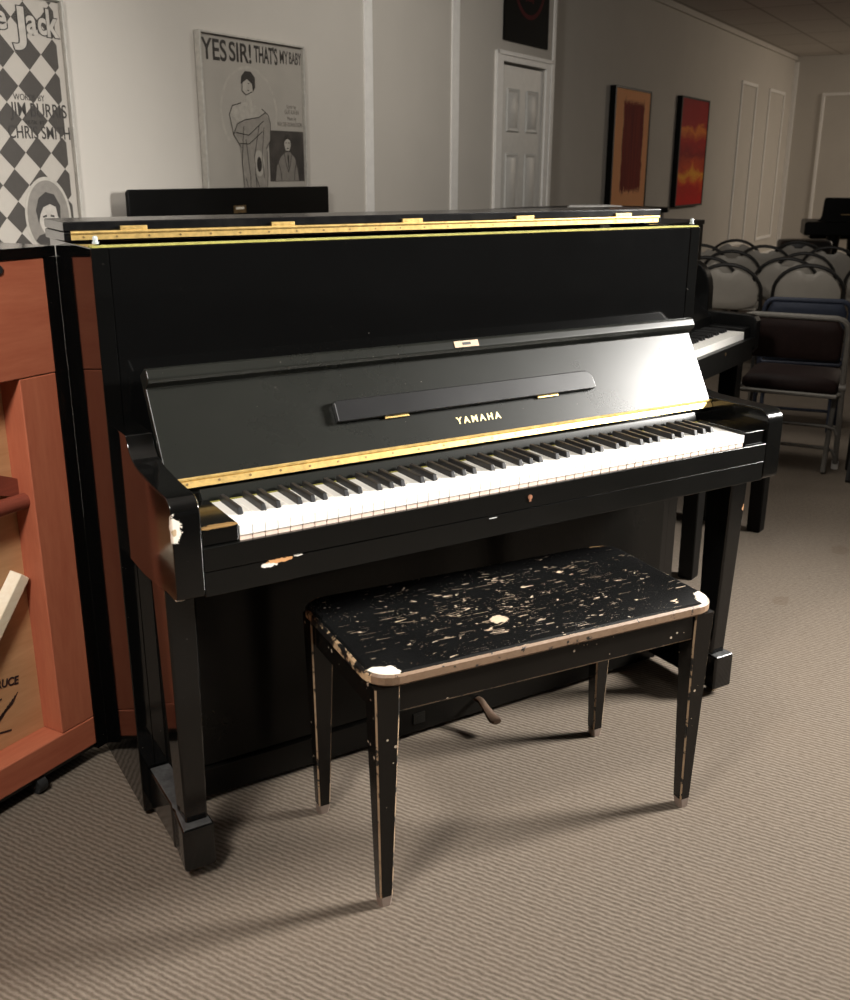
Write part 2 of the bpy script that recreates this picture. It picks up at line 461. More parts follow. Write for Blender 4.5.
# keyboard lid (fallboard), tilted back
EV = Vector((0,.498,.867)); NV = Vector((0,-.867,.498)); P0 = Vector((0,.1835,.7715))
def fb(x, e, n): v = P0 + EV*e + NV*n; return (x, v.y, v.z)
FX0, FX1 = .0545, 1.4165
fm = MB()
prof = [(0,0),(0,-.018),(.212,-.018),(.212,.018),(.205,.026),(.188,.026),(.182,.020),(.179,0)]
fm.loft([[fb(FX0,e,n) for e, n in prof], [fb(FX1,e,n) for e, n in prof]])
fall = fm.build('keyboard_lid', FALL, piano, .003, 3)
# slim folding music ledge lying on the lid
lg = MB()
out = [(.412,.066),(1.064,.066)] + [(1.069,.070),(1.068,.094),(1.056,.108),(1.050,.110)] + [(.416,.110),(.412,.106)]
lg.loft([[fb(x,e,.0005) for x, e in out], [fb(x,e,.014) for x, e in out]])
led = lg.build('music_ledge', lacquer('black_satin_ledge', (.007,.007,.0075), rough=.28, rvar=.03, specks=.3, dust=.02), fall, .0025, 3)
for x in (.548, .935):
    MB().loft([[fb(x+a,e,.0) for a, e in ((-.028,.062),(.028,.062),(.028,.067),(-.028,.067))], [fb(x+a,e,.006) for a, e in ((-.028,.062),(.028,.062),(.028,.067),(-.028,.067))]]).build('ledge_hinge', BRASS, led)
# lock plate on the lip
lk = MB().loft([[fb(x,e,.0262) for x, e in ((.715,.1895),(.776,.1895),(.776,.2035),(.715,.2035))], [fb(x,e,.0275) for x, e in ((.715,.1895),(.776,.1895),(.776,.2035),(.715,.2035))]])
lko = lk.build('lock_plate', plain('pale_brass', (.42,.30,.20), .6, .1), fall)
MB().loft([[fb(x,e,.0276) for x, e in ((.735,.194),(.756,.194),(.756,.2),(.735,.2))], [fb(x,e,.028) for x, e in ((.735,.194),(.756,.194),(.756,.2),(.735,.2))]]).build('keyhole', RUBBER, lko)
# maker's name
tx = Matrix.Translation(fb(.686,.0305,.0004)) @ Matrix(((1,0,0),(0,.498,-.867),(0,.867,.498))).to_4x4()
text_mesh('maker_name', 'YAMAHA', .0205, GOLD, fall, tx, fit=.114, extrude=.0004, space=1.45, bold=.0005)
# long hinge under the lid
hm = MB().loft([[fb(x,e,n) for e, n in ((-.0005,.001),(-.017,.001),(-.017,-.004),(-.0005,-.004))] for x in (FX0,FX1)])
hm.loft([[fb(x,-.001+.0035*math.cos(a*PI/4),.0018+.0035*math.sin(a*PI/4)) for a in range(8)] for x in (FX0,FX1)])
hgo = hm.build('lid_hinge', BRASS, piano)
for i in range(22):
    x = .09+i*.0612
    c_ = Vector(fb(x,-.010,.001))
    sm = MB().loft([[tuple(c_+Vector((.0024*math.cos(k*PI/4),0,0))+EV*.0024*math.sin(k*PI/4)+NV*t) for k in range(8)] for t in (0,.0008)])
    sm.build('screw', BRASS_OLD, hgo)
# nameboard strip between hinge and keys
MB().prism([(.1585,.725),(.1585,.7325),(.1695,.7520),(.1750,.7520),(.190,.725)], 0, .110, 1.352).build('nameboard', FALL, piano, .0012)
MB().prism([(.178,.70),(.178,.745),(.20,.7535),(.30,.76),(.30,.70)], 0, .0535, W_-.0535).build('key_cover_rail', BLACK_DULL, piano, .001)
# key bed, key slip and key blocks
MB().box(.0535, W_-.0535, .002, .323, .614, .660).build('key_bed', KEYSLIP, piano, .002)
MB().box(.0535, W_-.0535, 0, .020, .6605, .7035).build('key_slip', KEYSLIP, piano, .002)
KB = lacquer('black_polish_key_block', rough=.1, rvar=.06, chips=[((.085,.008,.737),(.04,.012,.004),(.22,.13,.05),.5)])
for x0, x1 in ((.0535,.1205),(W_-.1205,W_-.0535)):
    MB().box(x0, x1, .022, .157, .6605, .703).box(x0, x1, .006, .157, .704, .7365).build('key_block', KB, piano, .003, 3)
kl = MB().lathe((0,0,0), [(.0005,0),(.006,0),(.006,.001),(.0005,.001)], 16)
KH = Matrix.Translation((.734, -.0002, .684)) @ Matrix.Rotation(PI/2, 4, 'X')
khole = MB().box(-.0025,.0025,-.009,.002,.0005,.002).cyl((0,0,0),.0052,.0018,16).build('slip_keyhole', plain('copper', (.62,.3,.18), .4, .8), piano, xf=KH)
KX0 = W_/2-.6135; KP = 1.227/52
for i in range(52):
    x0 = KX0+i*KP+.0003; x1 = KX0+(i+1)*KP-.0003
    k = MB().box(x0, x1, .0065, .1585, .7125, .7305, 0).box(x0+.0003, x1-.0003, .0085, .1585, .690, .7122, 1)
    k.build('white_key', [IVORY, KEYWOOD], piano, .0008, 1)
for i in range(51):
    # white 0 is A ; a black key follows A, C, D, F and G
    if i % 7 in (0, 2, 3, 5, 6):
        xc = KX0+(i+1)*KP + {0:.001, 2:-.0025, 3:.0025, 5:-.003, 6:0}[i % 7]
        bk = MB().hexa([(xc-.0056,.0600,.727),(xc+.0056,.0600,.727),(xc+.0056,.157,.727),(xc-.0056,.157,.727)],
                       [(xc-.0043,.0655,.7425),(xc+.0043,.0655,.7425),(xc+.0043,.157,.7425),(xc-.0043,.157,.7425)])
        bk.build('black_key', EBONY, piano, .0014, 2)
MB().box(KX0, KX0+1.227, .1525, .1578, .7306, .7316).build('key_felt', FELT, piano)
# lower front panel and rail
MB().box(.05, W_-.05, .312, .330, .088, .612).build('lower_panel', LOWER, piano, .003)
MB().box(.05, W_-.05, .304, .332, .018, .085).build('bottom_rail', LOWER, piano, .003)
# front legs on toe blocks
LEGM = lacquer('black_polish_leg', rough=.07, rvar=.06, specks=.25, chips=[((1.462,.085,.515),(.007,.012,.008),(.42,.22,.11),.9),((1.463,.085,.480),(.004,.012,.010),(.4,.36,.32),.9)])
def leg_mb(mir):
    def X(x): return W_-x if mir else x
    def ring(z, x0, x1, y0, y1, c):
        pts = [(x0+c,y0),(x1-c,y0),(x1,y0+c),(x1,y1-c),(x1-c,y1),(x0+c,y1),(x0,y1-c),(x0,y0+c)]
        return [(X(x),y,z) for x, y in pts]
    return MB().loft([ring(.118,.014,.058,.095,.155,.004), ring(.40,.009,.060,.086,.160,.004), ring(.613,.006,.062,.080,.165,.004)])
for mir in (False, True):
    leg_mb(mir).build('leg', LEGM, piano, .0015)
    toe = [(0,.074),(.063,.074),(.063,.115)] + arc(.073,.150,.018,215,180,4)[::1] + [(.055,.322),(.008,.322),(.008,.175)] + arc(-.012,.150,.020,30,-25,5)
    if mir: toe = [(W_-x, y) for x, y in toe][::-1]
    t_ = MB().prism(toe, 2, .024, .118).build('toe_block', TOE, piano, .006, 3)
    xc = W_-.03 if mir else .03
    cm = MB().cyl((xc-.010,.11,.013), .0128, .02, 18, axis=0)
    cm.box(xc-.013, xc+.013, .10, .12, .0185, .0245)
    cm.build('caster', BRASS_OLD, t_)
    MB().box(xc-.015, xc+.015, .56, .60, 0.0002, .016).build('rear_foot', RUBBER, piano)
# pedal and the empty pedal slot
pd = MB()
pr_ = [(.300,.060),(.285,.062),(.262,.052),(.24,.042),(.222,.038),(.212,.038)]
wd_ = [.010,.010,.011,.014,.017,.012]
rings = []
for (y, z), w2 in zip(pr_, wd_):
    rings.append([(.822+w2*math.cos(a*PI/5),y,z+.006*math.sin(a*PI/5)) for a in range(10)])
pd.loft(rings)
pd.build('pedal', plain('dull_bronze', (.09,.055,.035), .5, .6), piano)
MB().box(.64,.672,.3015,.3045,.04,.068).box(.647,.665,.3005,.302,.046,.062).build('pedal_slot', BLACK_DULL, piano)

# ------------------------------------------------------------------ the scratched bench
bench = thing('piano_bench', 'low black wooden piano bench with badly scratched seat and bare worn edges', 'bench', (.666,-.034,0), math.radians(-4.6))
WORN = (.52,.36,.21); WORN_L = (.80,.69,.54)
BL, BW, BH = .381, .188, .487      # half length, half depth, height
def bench_seat_mat():
    m, nt, b = new_mat('scratched_black_paint')
    co = coords(nt)
    blk = mix_c(nt, noise(nt, co, 9, 4), (.003,.003,.003), (.008,.008,.008))
    sep = nt.nodes.new('ShaderNodeSeparateXYZ'); L(nt, co, sep.inputs[0])
    # where people sat: a band along the middle
    xm = math_n(nt, 'SUBTRACT', 1.0, math_n(nt, 'ABSOLUTE', math_n(nt, 'MULTIPLY', math_n(nt, 'SUBTRACT', sep.outputs[0], .02), 1/.40)), None, True)
    ym = math_n(nt, 'SUBTRACT', 1.0, math_n(nt, 'ABSOLUTE', math_n(nt, 'MULTIPLY', math_n(nt, 'ADD', sep.outputs[1], .005), 1/.20)), None, True)
    dens = math_n(nt, 'MULTIPLY', math_n(nt, 'POWER', xm, .5), math_n(nt, 'POWER', ym, .5))
    dens = math_n(nt, 'MULTIPLY', dens, math_n(nt, 'ADD', noise(nt, coords(nt, (1,1,1),(3,1,0)), 9, 2), .35))
    # flakes
    fl = noise(nt, coords(nt, (.55,1,1), (0,0,0), (0,0,.35)), 150, 5, .68, .9)
    flake = math_n(nt, 'GREATER_THAN', math_n(nt, 'ADD', fl, math_n(nt, 'MULTIPLY', dens, .165)), .778)
    # thin scratches: contour lines of stretched noise in three directions, broken up
    scr = None
    for k, (rot, st, wdt, thr) in enumerate(((.45,(.16,1.7,1),.0042,.545),(-.5,(.2,1.5,1),.0036,.575),(1.3,(.3,1.3,1),.0030,.60),(.05,(.14,2.1,1),.0042,.55),(.85,(.2,1.6,1),.0034,.59))):
        v = coords(nt, st, (k*3.7,k*1.3,0), (0,0,rot))
        n1 = noise(nt, v, 21, 2, .5, .4)
        ln = math_n(nt, 'LESS_THAN', math_n(nt, 'ABSOLUTE', math_n(nt, 'SUBTRACT', n1, .5)), wdt)
        br = math_n(nt, 'GREATER_THAN', math_n(nt, 'ADD', noise(nt, coords(nt,(1,1,1),(k*5.1,2,0)), 26, 3), math_n(nt, 'MULTIPLY', dens, .16)), thr+.115)
        s = math_n(nt, 'MULTIPLY', ln, br)
        scr = s if scr is None else math_n(nt, 'MAXIMUM', scr, s)
    # tiny pits
    vz = nt.nodes.new('ShaderNodeTexVoronoi'); vz.inputs['Scale'].default_value = 210
    L(nt, co, vz.inputs['Vector'])
    pit = math_n(nt, 'LESS_THAN', vz.outputs['Distance'], math_n(nt, 'MULTIPLY', math_n(nt, 'SUBTRACT', noise(nt, co, 22, 3), .44), .75))
    big = ellipse_mask(nt, (-.065,-.07,BH), (.017,.014,.03), 1.3, 75)
    mask = math_n(nt, 'MAXIMUM', math_n(nt, 'MAXIMUM', flake, scr), math_n(nt, 'MAXIMUM', math_n(nt, 'MULTIPLY', pit, .6), big))
    bare = mix_c(nt, noise(nt, co, 45, 3), (.36,.24,.14), (.66,.54,.41))
    # rims and corners rubbed to the wood
    ex = math_n(nt, 'SUBTRACT', BL, math_n(nt, 'ABSOLUTE', sep.outputs[0]))
    ey = math_n(nt, 'SUBTRACT', BW, math_n(nt, 'ABSOLUTE', sep.outputs[1]))
    rag = math_n(nt, 'MULTIPLY', noise(nt, co, 60, 4, .7), .0075)
    rim = math_n(nt, 'LESS_THAN', math_n(nt, 'MINIMUM', ex, ey), rag)
    mask = math_n(nt, 'MAXIMUM', mask, math_n(nt, 'MULTIPLY', rim, .9))
    col = mix_c(nt, mask, blk, bare)
    for cx, cy, rx, ry in ((-BL+.016,-BW+.014,.040,.028),(BL-.010,-BW+.016,.030,.040)):
        cm_ = ellipse_mask(nt, (cx,cy,BH), (rx,ry,.06), .35, 70)
        col = mix_c(nt, cm_, col, (.84,.76,.64))
    for cx, cy in ((-BL,BW),(BL-.02,BW)):
        cm_ = ellipse_mask(nt, (cx,cy,BH), (.05,.018,.06), .7, 70)
        col = mix_c(nt, cm_, col, (.36,.22,.11))
    L(nt, col, b.inputs['Base Color'])
    rr = mix_c(nt, mask, (.2,.2,.2), (.6,.6,.6)); L(nt, rr, b.inputs['Roughness'])
    bump(nt, b, math_n(nt, 'SUBTRACT', 1.0, mask), .35, .0012)
    return m
def worn_edge_mat(name, thr=.5, c1=(.36,.22,.11), c2=(.62,.46,.29), sc=35):
    m, nt, b = new_mat(name)
    co = coords(nt)
    n = noise(nt, co, sc, 5, .7)
    c = mix_c(nt, noise(nt, co, 90, 2), c1, c2)
    L(nt, mix_c(nt, math_n(nt, 'GREATER_THAN', n, thr), (.004,.004,.004), c), b.inputs['Base Color'])
    b.inputs['Roughness'].default_value = .5
    return m
def bench_paint():
    m, nt, b = new_mat('chipped_black_paint')
    co = coords(nt)
    vz = nt.nodes.new('ShaderNodeTexVoronoi'); vz.inputs['Scale'].default_value = 60
    L(nt, co, vz.inputs['Vector'])
    pit = math_n(nt, 'LESS_THAN', vz.outputs['Distance'], math_n(nt, 'MULTIPLY', math_n(nt, 'SUBTRACT', noise(nt, co, 14, 3), .5), 1.2))
    col = mix_c(nt, noise(nt, co, 8, 3), (.004,.0035,.003), (.009,.0075,.006))
    L(nt, mix_c(nt, pit, col, (.45,.36,.27)), b.inputs['Base Color'])
    b.inputs['Roughness'].default_value = .22; b.inputs['Specular IOR Level'].default_value = .3
    return m
SEATM = bench_seat_mat(); EDGE = worn_edge_mat('worn_wood_edge', .37, (.17,.095,.05), (.26,.175,.115)); EDGE2 = worn_edge_mat('worn_paint_line', .44, (.24,.14,.07), (.44,.32,.21)); BPAINT = bench_paint()
EDGE_DARK = worn_edge_mat('part_worn_edge', .52)
def seat_outline(ins):
    c = .05
    L_, B_ = BL-ins, BW-ins
    pts = []
    for sx, sy, a0 in ((1,-1,-90),(1,1,0),(-1,1,90),(-1,-1,180)):
        r = c-ins*.4
        pts += [(sx*(L_-r)+r*math.cos(math.radians(a0+90*t/6))*1.0, sy*(B_-r)+r*math.sin(math.radians(a0+90*t/6))*1.0) for t in range(7)]
    # flatten the round corner towards a clipped corner
    return pts
st = MB()
o0 = seat_outline(0); o1 = seat_outline(.006); o2 = seat_outline(.010)
n_ = len(o0)
ringT = [(x,y,BH) for x, y in o2]; ringM = [(x,y,BH-.006) for x, y in o0]; ringL = [(x,y,BH-.020) for x, y in o0]; ringB = [(x,y,BH-.026) for x, y in o1]
ringS = [(x,y,BH-.0018) for x, y in seat_outline(.004)]
st.add(ringT, [tuple(range(n_))], 0)
for A, B in ((ringT,ringS),(ringS,ringM),(ringM,ringL),(ringL,ringB)):
    for i in range(n_):
        j = (i+1) % n_
        # the front rim is rubbed bare, the others only in part
        front = i < 7 and False
        yy = (A[i][1]+A[j][1])/2; xx = (A[i][0]+A[j][0])/2
        bare = yy < -BW+.03
        st.add([A[i],A[j],B[j],B[i]], [(0,1,2,3)], (0 if A is ringT else (1 if bare else 2)))
st.add(ringB, [tuple(range(n_-1,-1,-1))], 0)
seat = st.build('seat', [SEATM, EDGE, EDGE_DARK], bench, smooth=50)
# apron rails with a rubbed lower arris
LX, LY = .375, .182     # outer faces of the legs
def rail(axis, pos, a, b_):
    z0, z1, t, c = .404, BH-.026, .020, .005
    out = pos; s = 1 if pos > 0 else -1
    p = [(out,z1),(out,z0+c),(out-s*c,z0),(out-s*t,z0),(out-s*t,z1)]
    mb = MB()
    for i in range(5):
        j = (i+1) % 5
        P = lambda q, w: (q[0],w,q[1]) if axis == 'y' else (w,q[0],q[1])
        mb.add([P(p[i],a),P(p[j],a),P(p[j],b_),P(p[i],b_)], [(0,1,2,3)], 1 if i in (1,2) else 0)
    mb.build('apron', [BPAINT, EDGE2], bench)
rail('x', -(LY-.006), -LX+.045, LX-.045); rail('x', LY-.006, -LX+.045, LX-.045)
rail('y', -(LX-.006), -LY+.045, LY-.045); rail('y', LX-.006, -LY+.045, LY-.045)
# tapered legs with bare arrises and scuffed feet
FOOTM = plain('scuffed_foot', (.20,.15,.12), .7)
for sx in (-1, 1):
    for sy in (-1, 1):
        mb = MB(); rings = []
        for z, w in ((0,.030),(.022,.0325),(.40,.047),(BH-.026,.048)):
            c = .0028 if z > 0 else .005
            ins = .010*(1-z/.46)
            x1, y1 = sx*(LX-ins), sy*(LY-ins)
            x0, y0 = sx*(LX-ins*.3-w), sy*(LY-ins*.3-w)
            q = [(x1-sx*c,y1),(x1,y1-sy*c),(x1,y0+sy*c),(x1-sx*c,y0),(x0+sx*c,y0),(x0,y0+sy*c),(x0,y1-sy*c),(x0+sx*c,y1)]
            rings.append([(a,b2,z) for a, b2 in q])
        for k in range(3):
            for i in range(8):
                j = (i+1) % 8
                mi = 2 if k == 0 else (1 if i % 2 == 0 else 0)
                mb.add([rings[k][i],rings[k][j],rings[k+1][j],rings[k+1][i]], [(0,1,2,3)], mi)
        mb.add(rings[0], [tuple(range(8))], 2); mb.add(rings[3], [tuple(range(8))], 0)
        mb.build('leg', [BPAINT, EDGE2, FOOTM], bench)

# ------------------------------------------------------------------ red piano seen from its open back (left edge of the photo)
redp = thing('upright_piano', 'upright piano turned round, showing its open red wooden back and pale soundboard', 'piano', (0,0,0), RZ)
RED = wood('red_stained_wood', (.37,.098,.050), (.46,.145,.075), 'z', .5)
REDX = wood('red_stained_wood_rail', (.37,.098,.050), (.46,.145,.075), 'x', .5)
DARKRED = wood('dark_red_wood', (.16,.035,.02), (.24,.06,.035), 'x', .5)
SPRUCE = wood('spruce_board', (.47,.245,.11), (.57,.32,.16), 'x', .55)
RIBW = wood('pale_rib', (.72,.58,.40), (.84,.74,.58), 'x', .5)
y0 = .5436; SR = .257; SLft = -1.16
MB().box(SLft+.0, SR, y0, y0+.10, .912, 1.142).build('top_rail', REDX, redp, .003)
MB().box(SLft+.0, SR, y0, y0+.13, .044, .114).build('bottom_rail', REDX, redp, .004)
for a, b_ in ((.167, SR), (SLft, SLft+.09), (-.5, -.41)):
    MB().box(a, b_, y0+.001, y0+.10, .1145, .9115).build('back_post', RED, redp, .003)
MB().box(SLft+.02, SR-.02, y0+.062, y0+.072, .1145, .9115).build('soundboard', SPRUCE, redp)
# diagonal pale rib and the turned handle bar with its dark mount
rb = MB()
p0, p1 = Vector((.152,y0+.050,.490)), Vector((-.118,y0+.050,.163))
d_ = (p1-p0).normalized(); q_ = Vector((-d_.z,0,d_.x))
rb.hexa([tuple(p0+q_*.026+Vector((0,.010,0))), tuple(p1+q_*.026+Vector((0,.010,0))), tuple(p1-q_*.026+Vector((0,.010,0))), tuple(p0-q_*.026+Vector((0,.010,0)))],
        [tuple(p0+q_*.012-Vector((0,.012,0))), tuple(p1+q_*.012-Vector((0,.012,0))), tuple(p1-q_*.012-Vector((0,.012,0))), tuple(p0-q_*.012-Vector((0,.012,0)))])
rb.build('soundboard_rib', RIBW, redp, .002)
MB().cyl((-.41, y0+.030, .655), .0165, .577, 24, axis=0).build('carrying_bar', DARKRED, redp)
MB().prism([(.1665,.70),(-.41,.95),(-.41,.86),(.1665,.66)], 1, y0+.045, y0+.061).build('brace', DARKRED, redp)
ink = plain('stamp_ink', (.03,.012,.01), .7)
text_mesh('spruce_stamp', 'SPRUCE', .026, ink, redp, face_xf(.040, y0+.0612, .262, 0) @ Matrix.Rotation(-.2,4,'Z'), fit=.078, extrude=.0003, bold=.0008)
em = MB()
def stroke(mb, pts, w, y):
    for (xa,za),(xb,zb) in zip(pts, pts[1:]):
        d = Vector((xb-xa,0,zb-za)); l = d.length
        if l < 1e-6: continue
        d /= l; q = Vector((-d.z,0,d.x))*w/2
        A = Vector((xa,y,za)); B = Vector((xb,y,zb))
        mb.add([tuple(A+q),tuple(B+q),tuple(B-q),tuple(A-q)], [(0,1,2,3)])
for k in range(9):
    stroke(em, [(.112-.007*k, .228-.005*k),(.095-.007*k,.206-.004*k),(.078-.005*k,.200-.004*k),(.070-.003*k,.190-.003*k)], .0024, y0+.0612)
stroke(em, [(.03,.236),(.058,.228),(.072,.230)], .004, y0+.0612)
stroke(em, [(.04,.158),(.085,.148)], .0045, y0+.0612)
em.build('stamp_emblem', ink, redp)
# glossy black case around the back frame
MB().box(SR+.0005, SR+.0296, y0-.001, y0+.50, .03, 1.142).build('side_panel', BLACK, redp)
MB().box(SLft-.024, SLft-.0005, y0-.001, y0+.50, .03, 1.142).build('side_panel', BLACK, redp, .002)
MB().box(SLft-.03, SR+.0280, y0-.002, y0+.51, 1.1425, 1.163).build('lid', BLACK, redp)
MB().box(SLft, SR, y0+.47, y0+.49, .05, 1.142).build('front_panel', BLACK, redp)
MB().cyl((.148, y0-.003, 1.126), .009, .006, 18, axis=1).build('screw_hole', RUBBER, redp)
MB().box(SLft-.02, SR+.02, y0+.012, y0+.48, .0305, .0435).build('bottom_board', BLACK_DULL, redp)
for cx in (.10, SLft+.12):
    cst = MB().cyl((cx-.011, y0+.016, .020), .0198, .022, 22, axis=0).box(cx-.016, cx+.016, y0+.014, y0+.046, .022, .0303)
    cst.cyl((cx-.016, y0+.016, .020), .006, .032, 12, axis=0)
    cst.build('caster', RUBBER, redp)
for cx in (.10, SLft+.12):
    MB().cyl((cx-.011, y0+.40, .020), .0198, .022, 22, axis=0).box(cx-.016, cx+.016, y0+.385, y0+.415, .022, .0303).build('caster', RUBBER, redp)

# ------------------------------------------------------------------ glossy piano standing against the wall
wallp = thing('upright_piano', 'glossy black upright piano against the cream wall, only its raised lid showing', 'piano', (0,0,0), RZ)
a0, a1, f_ = 2.08, 3.525, 1.84
MB().prism([(a0,1.07)] + arc(a0+.02,1.202,.020,180,90,5) + [(a1-.006,1.2185),(a1,1.213),(a1,1.07)], 1, 2.185, 2.205).build('raised_lid', BLACK_FAR, wallp, .004, 3)
MB().box(a0+.01, a1-.005, f_, 2.24, .05, 1.069).build('case', BLACK_FAR, wallp, .003)
MB().box(a0, a1, f_-.27, f_-.001, .60, .74).build('key_bed', BLACK_FAR, wallp, .01)
for x in (a0+.02, a1-.08): MB().box(x, x+.06, f_-.25, f_-.19, 0, .60).build('leg', BLACK_FAR, wallp, .004)
MB().box(a0+.05, a1-.05, f_+.05, f_+.3, 0, .05).build('plinth', BLACK_FAR, wallp)
lp = MB().box(2.745, 2.835, 2.182, 2.184, 1.105, 1.140).build('badge', BRASS_OLD, wallp)
MB().box(2.76, 2.82, 2.181, 2.182, 1.121, 1.133).build('badge_plate', plain('pale_badge', (.55,.5,.42), .5), lp)

# ------------------------------------------------------------------ framed sheet-music posters on the wall
INK = plain('poster_ink', (.030,.025,.021), .6); GREY = plain('poster_grey', (.22,.20,.175), .6); PALE = plain('poster_pale', (.44,.41,.36), .6)
MID = plain('poster_mid', (.30,.275,.24), .6)
def acrylic():
    m, nt, b = new_mat('clear_acrylic')
    out = nt.nodes['Material Output']
    tr = nt.nodes.new('ShaderNodeBsdfTransparent'); gl = nt.nodes.new('ShaderNodeBsdfGlossy'); mx = nt.nodes.new('ShaderNodeMixShader')
    gl.inputs['Roughness'].default_value = .08
    mx.inputs[0].default_value = .012; L(nt, tr.outputs[0], mx.inputs[1]); L(nt, gl.outputs[0], mx.inputs[2])
    L(nt, mx.outputs[0], out.inputs[0])
    nt.nodes.remove(b)
    return m
ACR = acrylic()
EDGEA = plain('acrylic_edge', (.50,.475,.43), .3)
def harlequin():
    m, nt, b = new_mat('diamond_print')
    co = coords(nt)
    s = nt.nodes.new('ShaderNodeSeparateXYZ'); L(nt, co, s.inputs[0])
    u_ = math_n(nt, 'MULTIPLY', math_n(nt, 'ADD', s.outputs[0], .030), 1/.121); v_ = math_n(nt, 'MULTIPLY', math_n(nt, 'ADD', s.outputs[2], .0045), 1/.119)
    p = math_n(nt, 'FLOOR', math_n(nt, 'ADD', u_, v_)); q = math_n(nt, 'FLOOR', math_n(nt, 'SUBTRACT', u_, v_))
    f = math_n(nt, 'FLOORED_MODULO', p, 2.0) if False else math_n(nt, 'MODULO', math_n(nt, 'ABSOLUTE', math_n(nt, 'ADD', p, q)), 2.0)
    f = math_n(nt, 'GREATER_THAN', f, .5)
    margin = math_n(nt, 'LESS_THAN', s.outputs[0], .715)
    f = math_n(nt, 'MULTIPLY', f, margin)
    g = noise(nt, co, 30, 4)
    dark = mix_c(nt, g, (.038,.031,.025), (.056,.047,.039)); lt = mix_c(nt, g, (.42,.385,.34), (.48,.44,.39))
    L(nt, mix_c(nt, f, lt, dark), b.inputs['Base Color'])
    b.inputs['Roughness'].default_value = .6
    return m
def poly(mb, pts, y, t=.0006):
    n = len(pts)
    mb.loft([[(x,y,z) for x, z in pts], [(x,y-t,z) for x, z in pts]])
def poster_frame(root, w, z0, z1, lean=0):
    """local: x 0..w, back at y 0, front towards -y"""
    MB().box(0, .012, -.034, -.001, z0, z1).build('frame_edge', EDGEA, root, .002)
    MB().box(w-.012, w, -.034, -.001, z0, z1).build('frame_edge', EDGEA, root, .002)
    MB().box(.0125, w-.0125, -.034, -.001, z1-.010, z1).build('frame_edge', EDGEA, root, .002)
    MB().box(.0125, w-.0125, -.034, -.001, z0, z0+.010).build('frame_edge', EDGEA, root, .002)
    MB().box(.0125, w-.0125, -.033, -.030, z0+.0105, z1-.0105).build('acrylic_sheet', ACR, root)
# left: diamonds
pj = thing('framed_poster', 'framed sheet music poster with dark diamonds and an oval portrait', 'poster', room_pt(1.130, WA-.002), RZ)
PY = -.018
MB().box(.013, .742, PY, -.002, .96, 1.912).build('print', harlequin(), pj)
poster_frame(pj, .755, .95, 1.928)
PALE2 = plain('poster_letter', (.45,.415,.37), .6)
def letters(s, x, z, size, mat, root, name='lettering', sx=1, bold=.0, rot=0, align='LEFT', space=1.0, dy=0, fit=None):
    return text_mesh(name, s, size, mat, root, face_xf(x, PY-.0008-dy, z) @ Matrix.Rotation(rot,4,'Z'), sx=sx, extrude=.0004, bold=bold, align=align, space=space, fit=fit)
for s_, x_, z_, sz_, w2 in (('e', .440, 1.797, .120, .052), ('J', .512, 1.768, .160, .062), ('a', .580, 1.793, .125, .050), ('c', .634, 1.795, .115, .040), ('k', .676, 1.790, .135, .056)):
    letters(s_, x_-.006, z_, sz_, INK, pj, bold=.007, fit=w2+.012)
    letters(s_, x_, z_, sz_, PALE2, pj, bold=.003, fit=w2, dy=.0008)
letters('WORDS BY', .485, 1.553, .032, INK, pj, fit=.145)
letters('JIM BURRIS', .465, 1.496, .070, INK, pj, fit=.265, bold=.0005)
letters('MUSIC BY', .53, 1.468, .022, INK, pj, fit=.09)
letters('CHRIS SMITH', .445, 1.416, .066, INK, pj, fit=.292, bold=.0005)
ov = MB(); poly(ov, [(.590+.112*math.cos(t*PI/24), 1.125+.150*math.sin(t*PI/24)) for t in range(48)], PY-.0004)
ovo = ov.build('portrait_oval', PALE, pj)
ov2 = MB(); poly(ov2, [(.590+.101*math.cos(t*PI/24), 1.125+.137*math.sin(t*PI/24)) for t in range(48)], PY-.001)
ov2.build('portrait_ground', GREY, ovo)
pf = MB()
poly(pf, [(.590+.048*math.cos(t*PI/14), 1.118+.066*math.sin(t*PI/14)) for t in range(28)], PY-.0016)
poly(pf, [(.570,1.07),(.612,1.07),(.618,1.03),(.566,1.03)], PY-.0016)
pf.build('portrait_face', PALE2, ovo)
ph_ = MB()
poly(ph_, [(.538,1.10),(.530,1.15),(.548,1.195),(.585,1.218),(.625,1.208),(.650,1.165),(.645,1.10),(.634,1.125),(.628,1.160),(.600,1.172),(.566,1.160),(.550,1.135)], PY-.0022)
poly(ph_, [(.561,1.128),(.580,1.132),(.580,1.124),(.561,1.120)], PY-.0022); poly(ph_, [(.598,1.132),(.617,1.128),(.617,1.120),(.598,1.124)], PY-.0022)
poly(ph_, [(.576,1.082),(.602,1.084),(.600,1.076),(.578,1.075)], PY-.0022); poly(ph_, [(.588,1.118),(.594,1.098),(.586,1.097)], PY-.0022)
poly(ph_, [(.515,1.035),(.535,1.055),(.568,1.062),(.590,1.035),(.614,1.060),(.645,1.050),(.66,1.030),(.62,1.000),(.56,.998)], PY-.0022)
ph_.build('portrait_hair', INK, ovo)
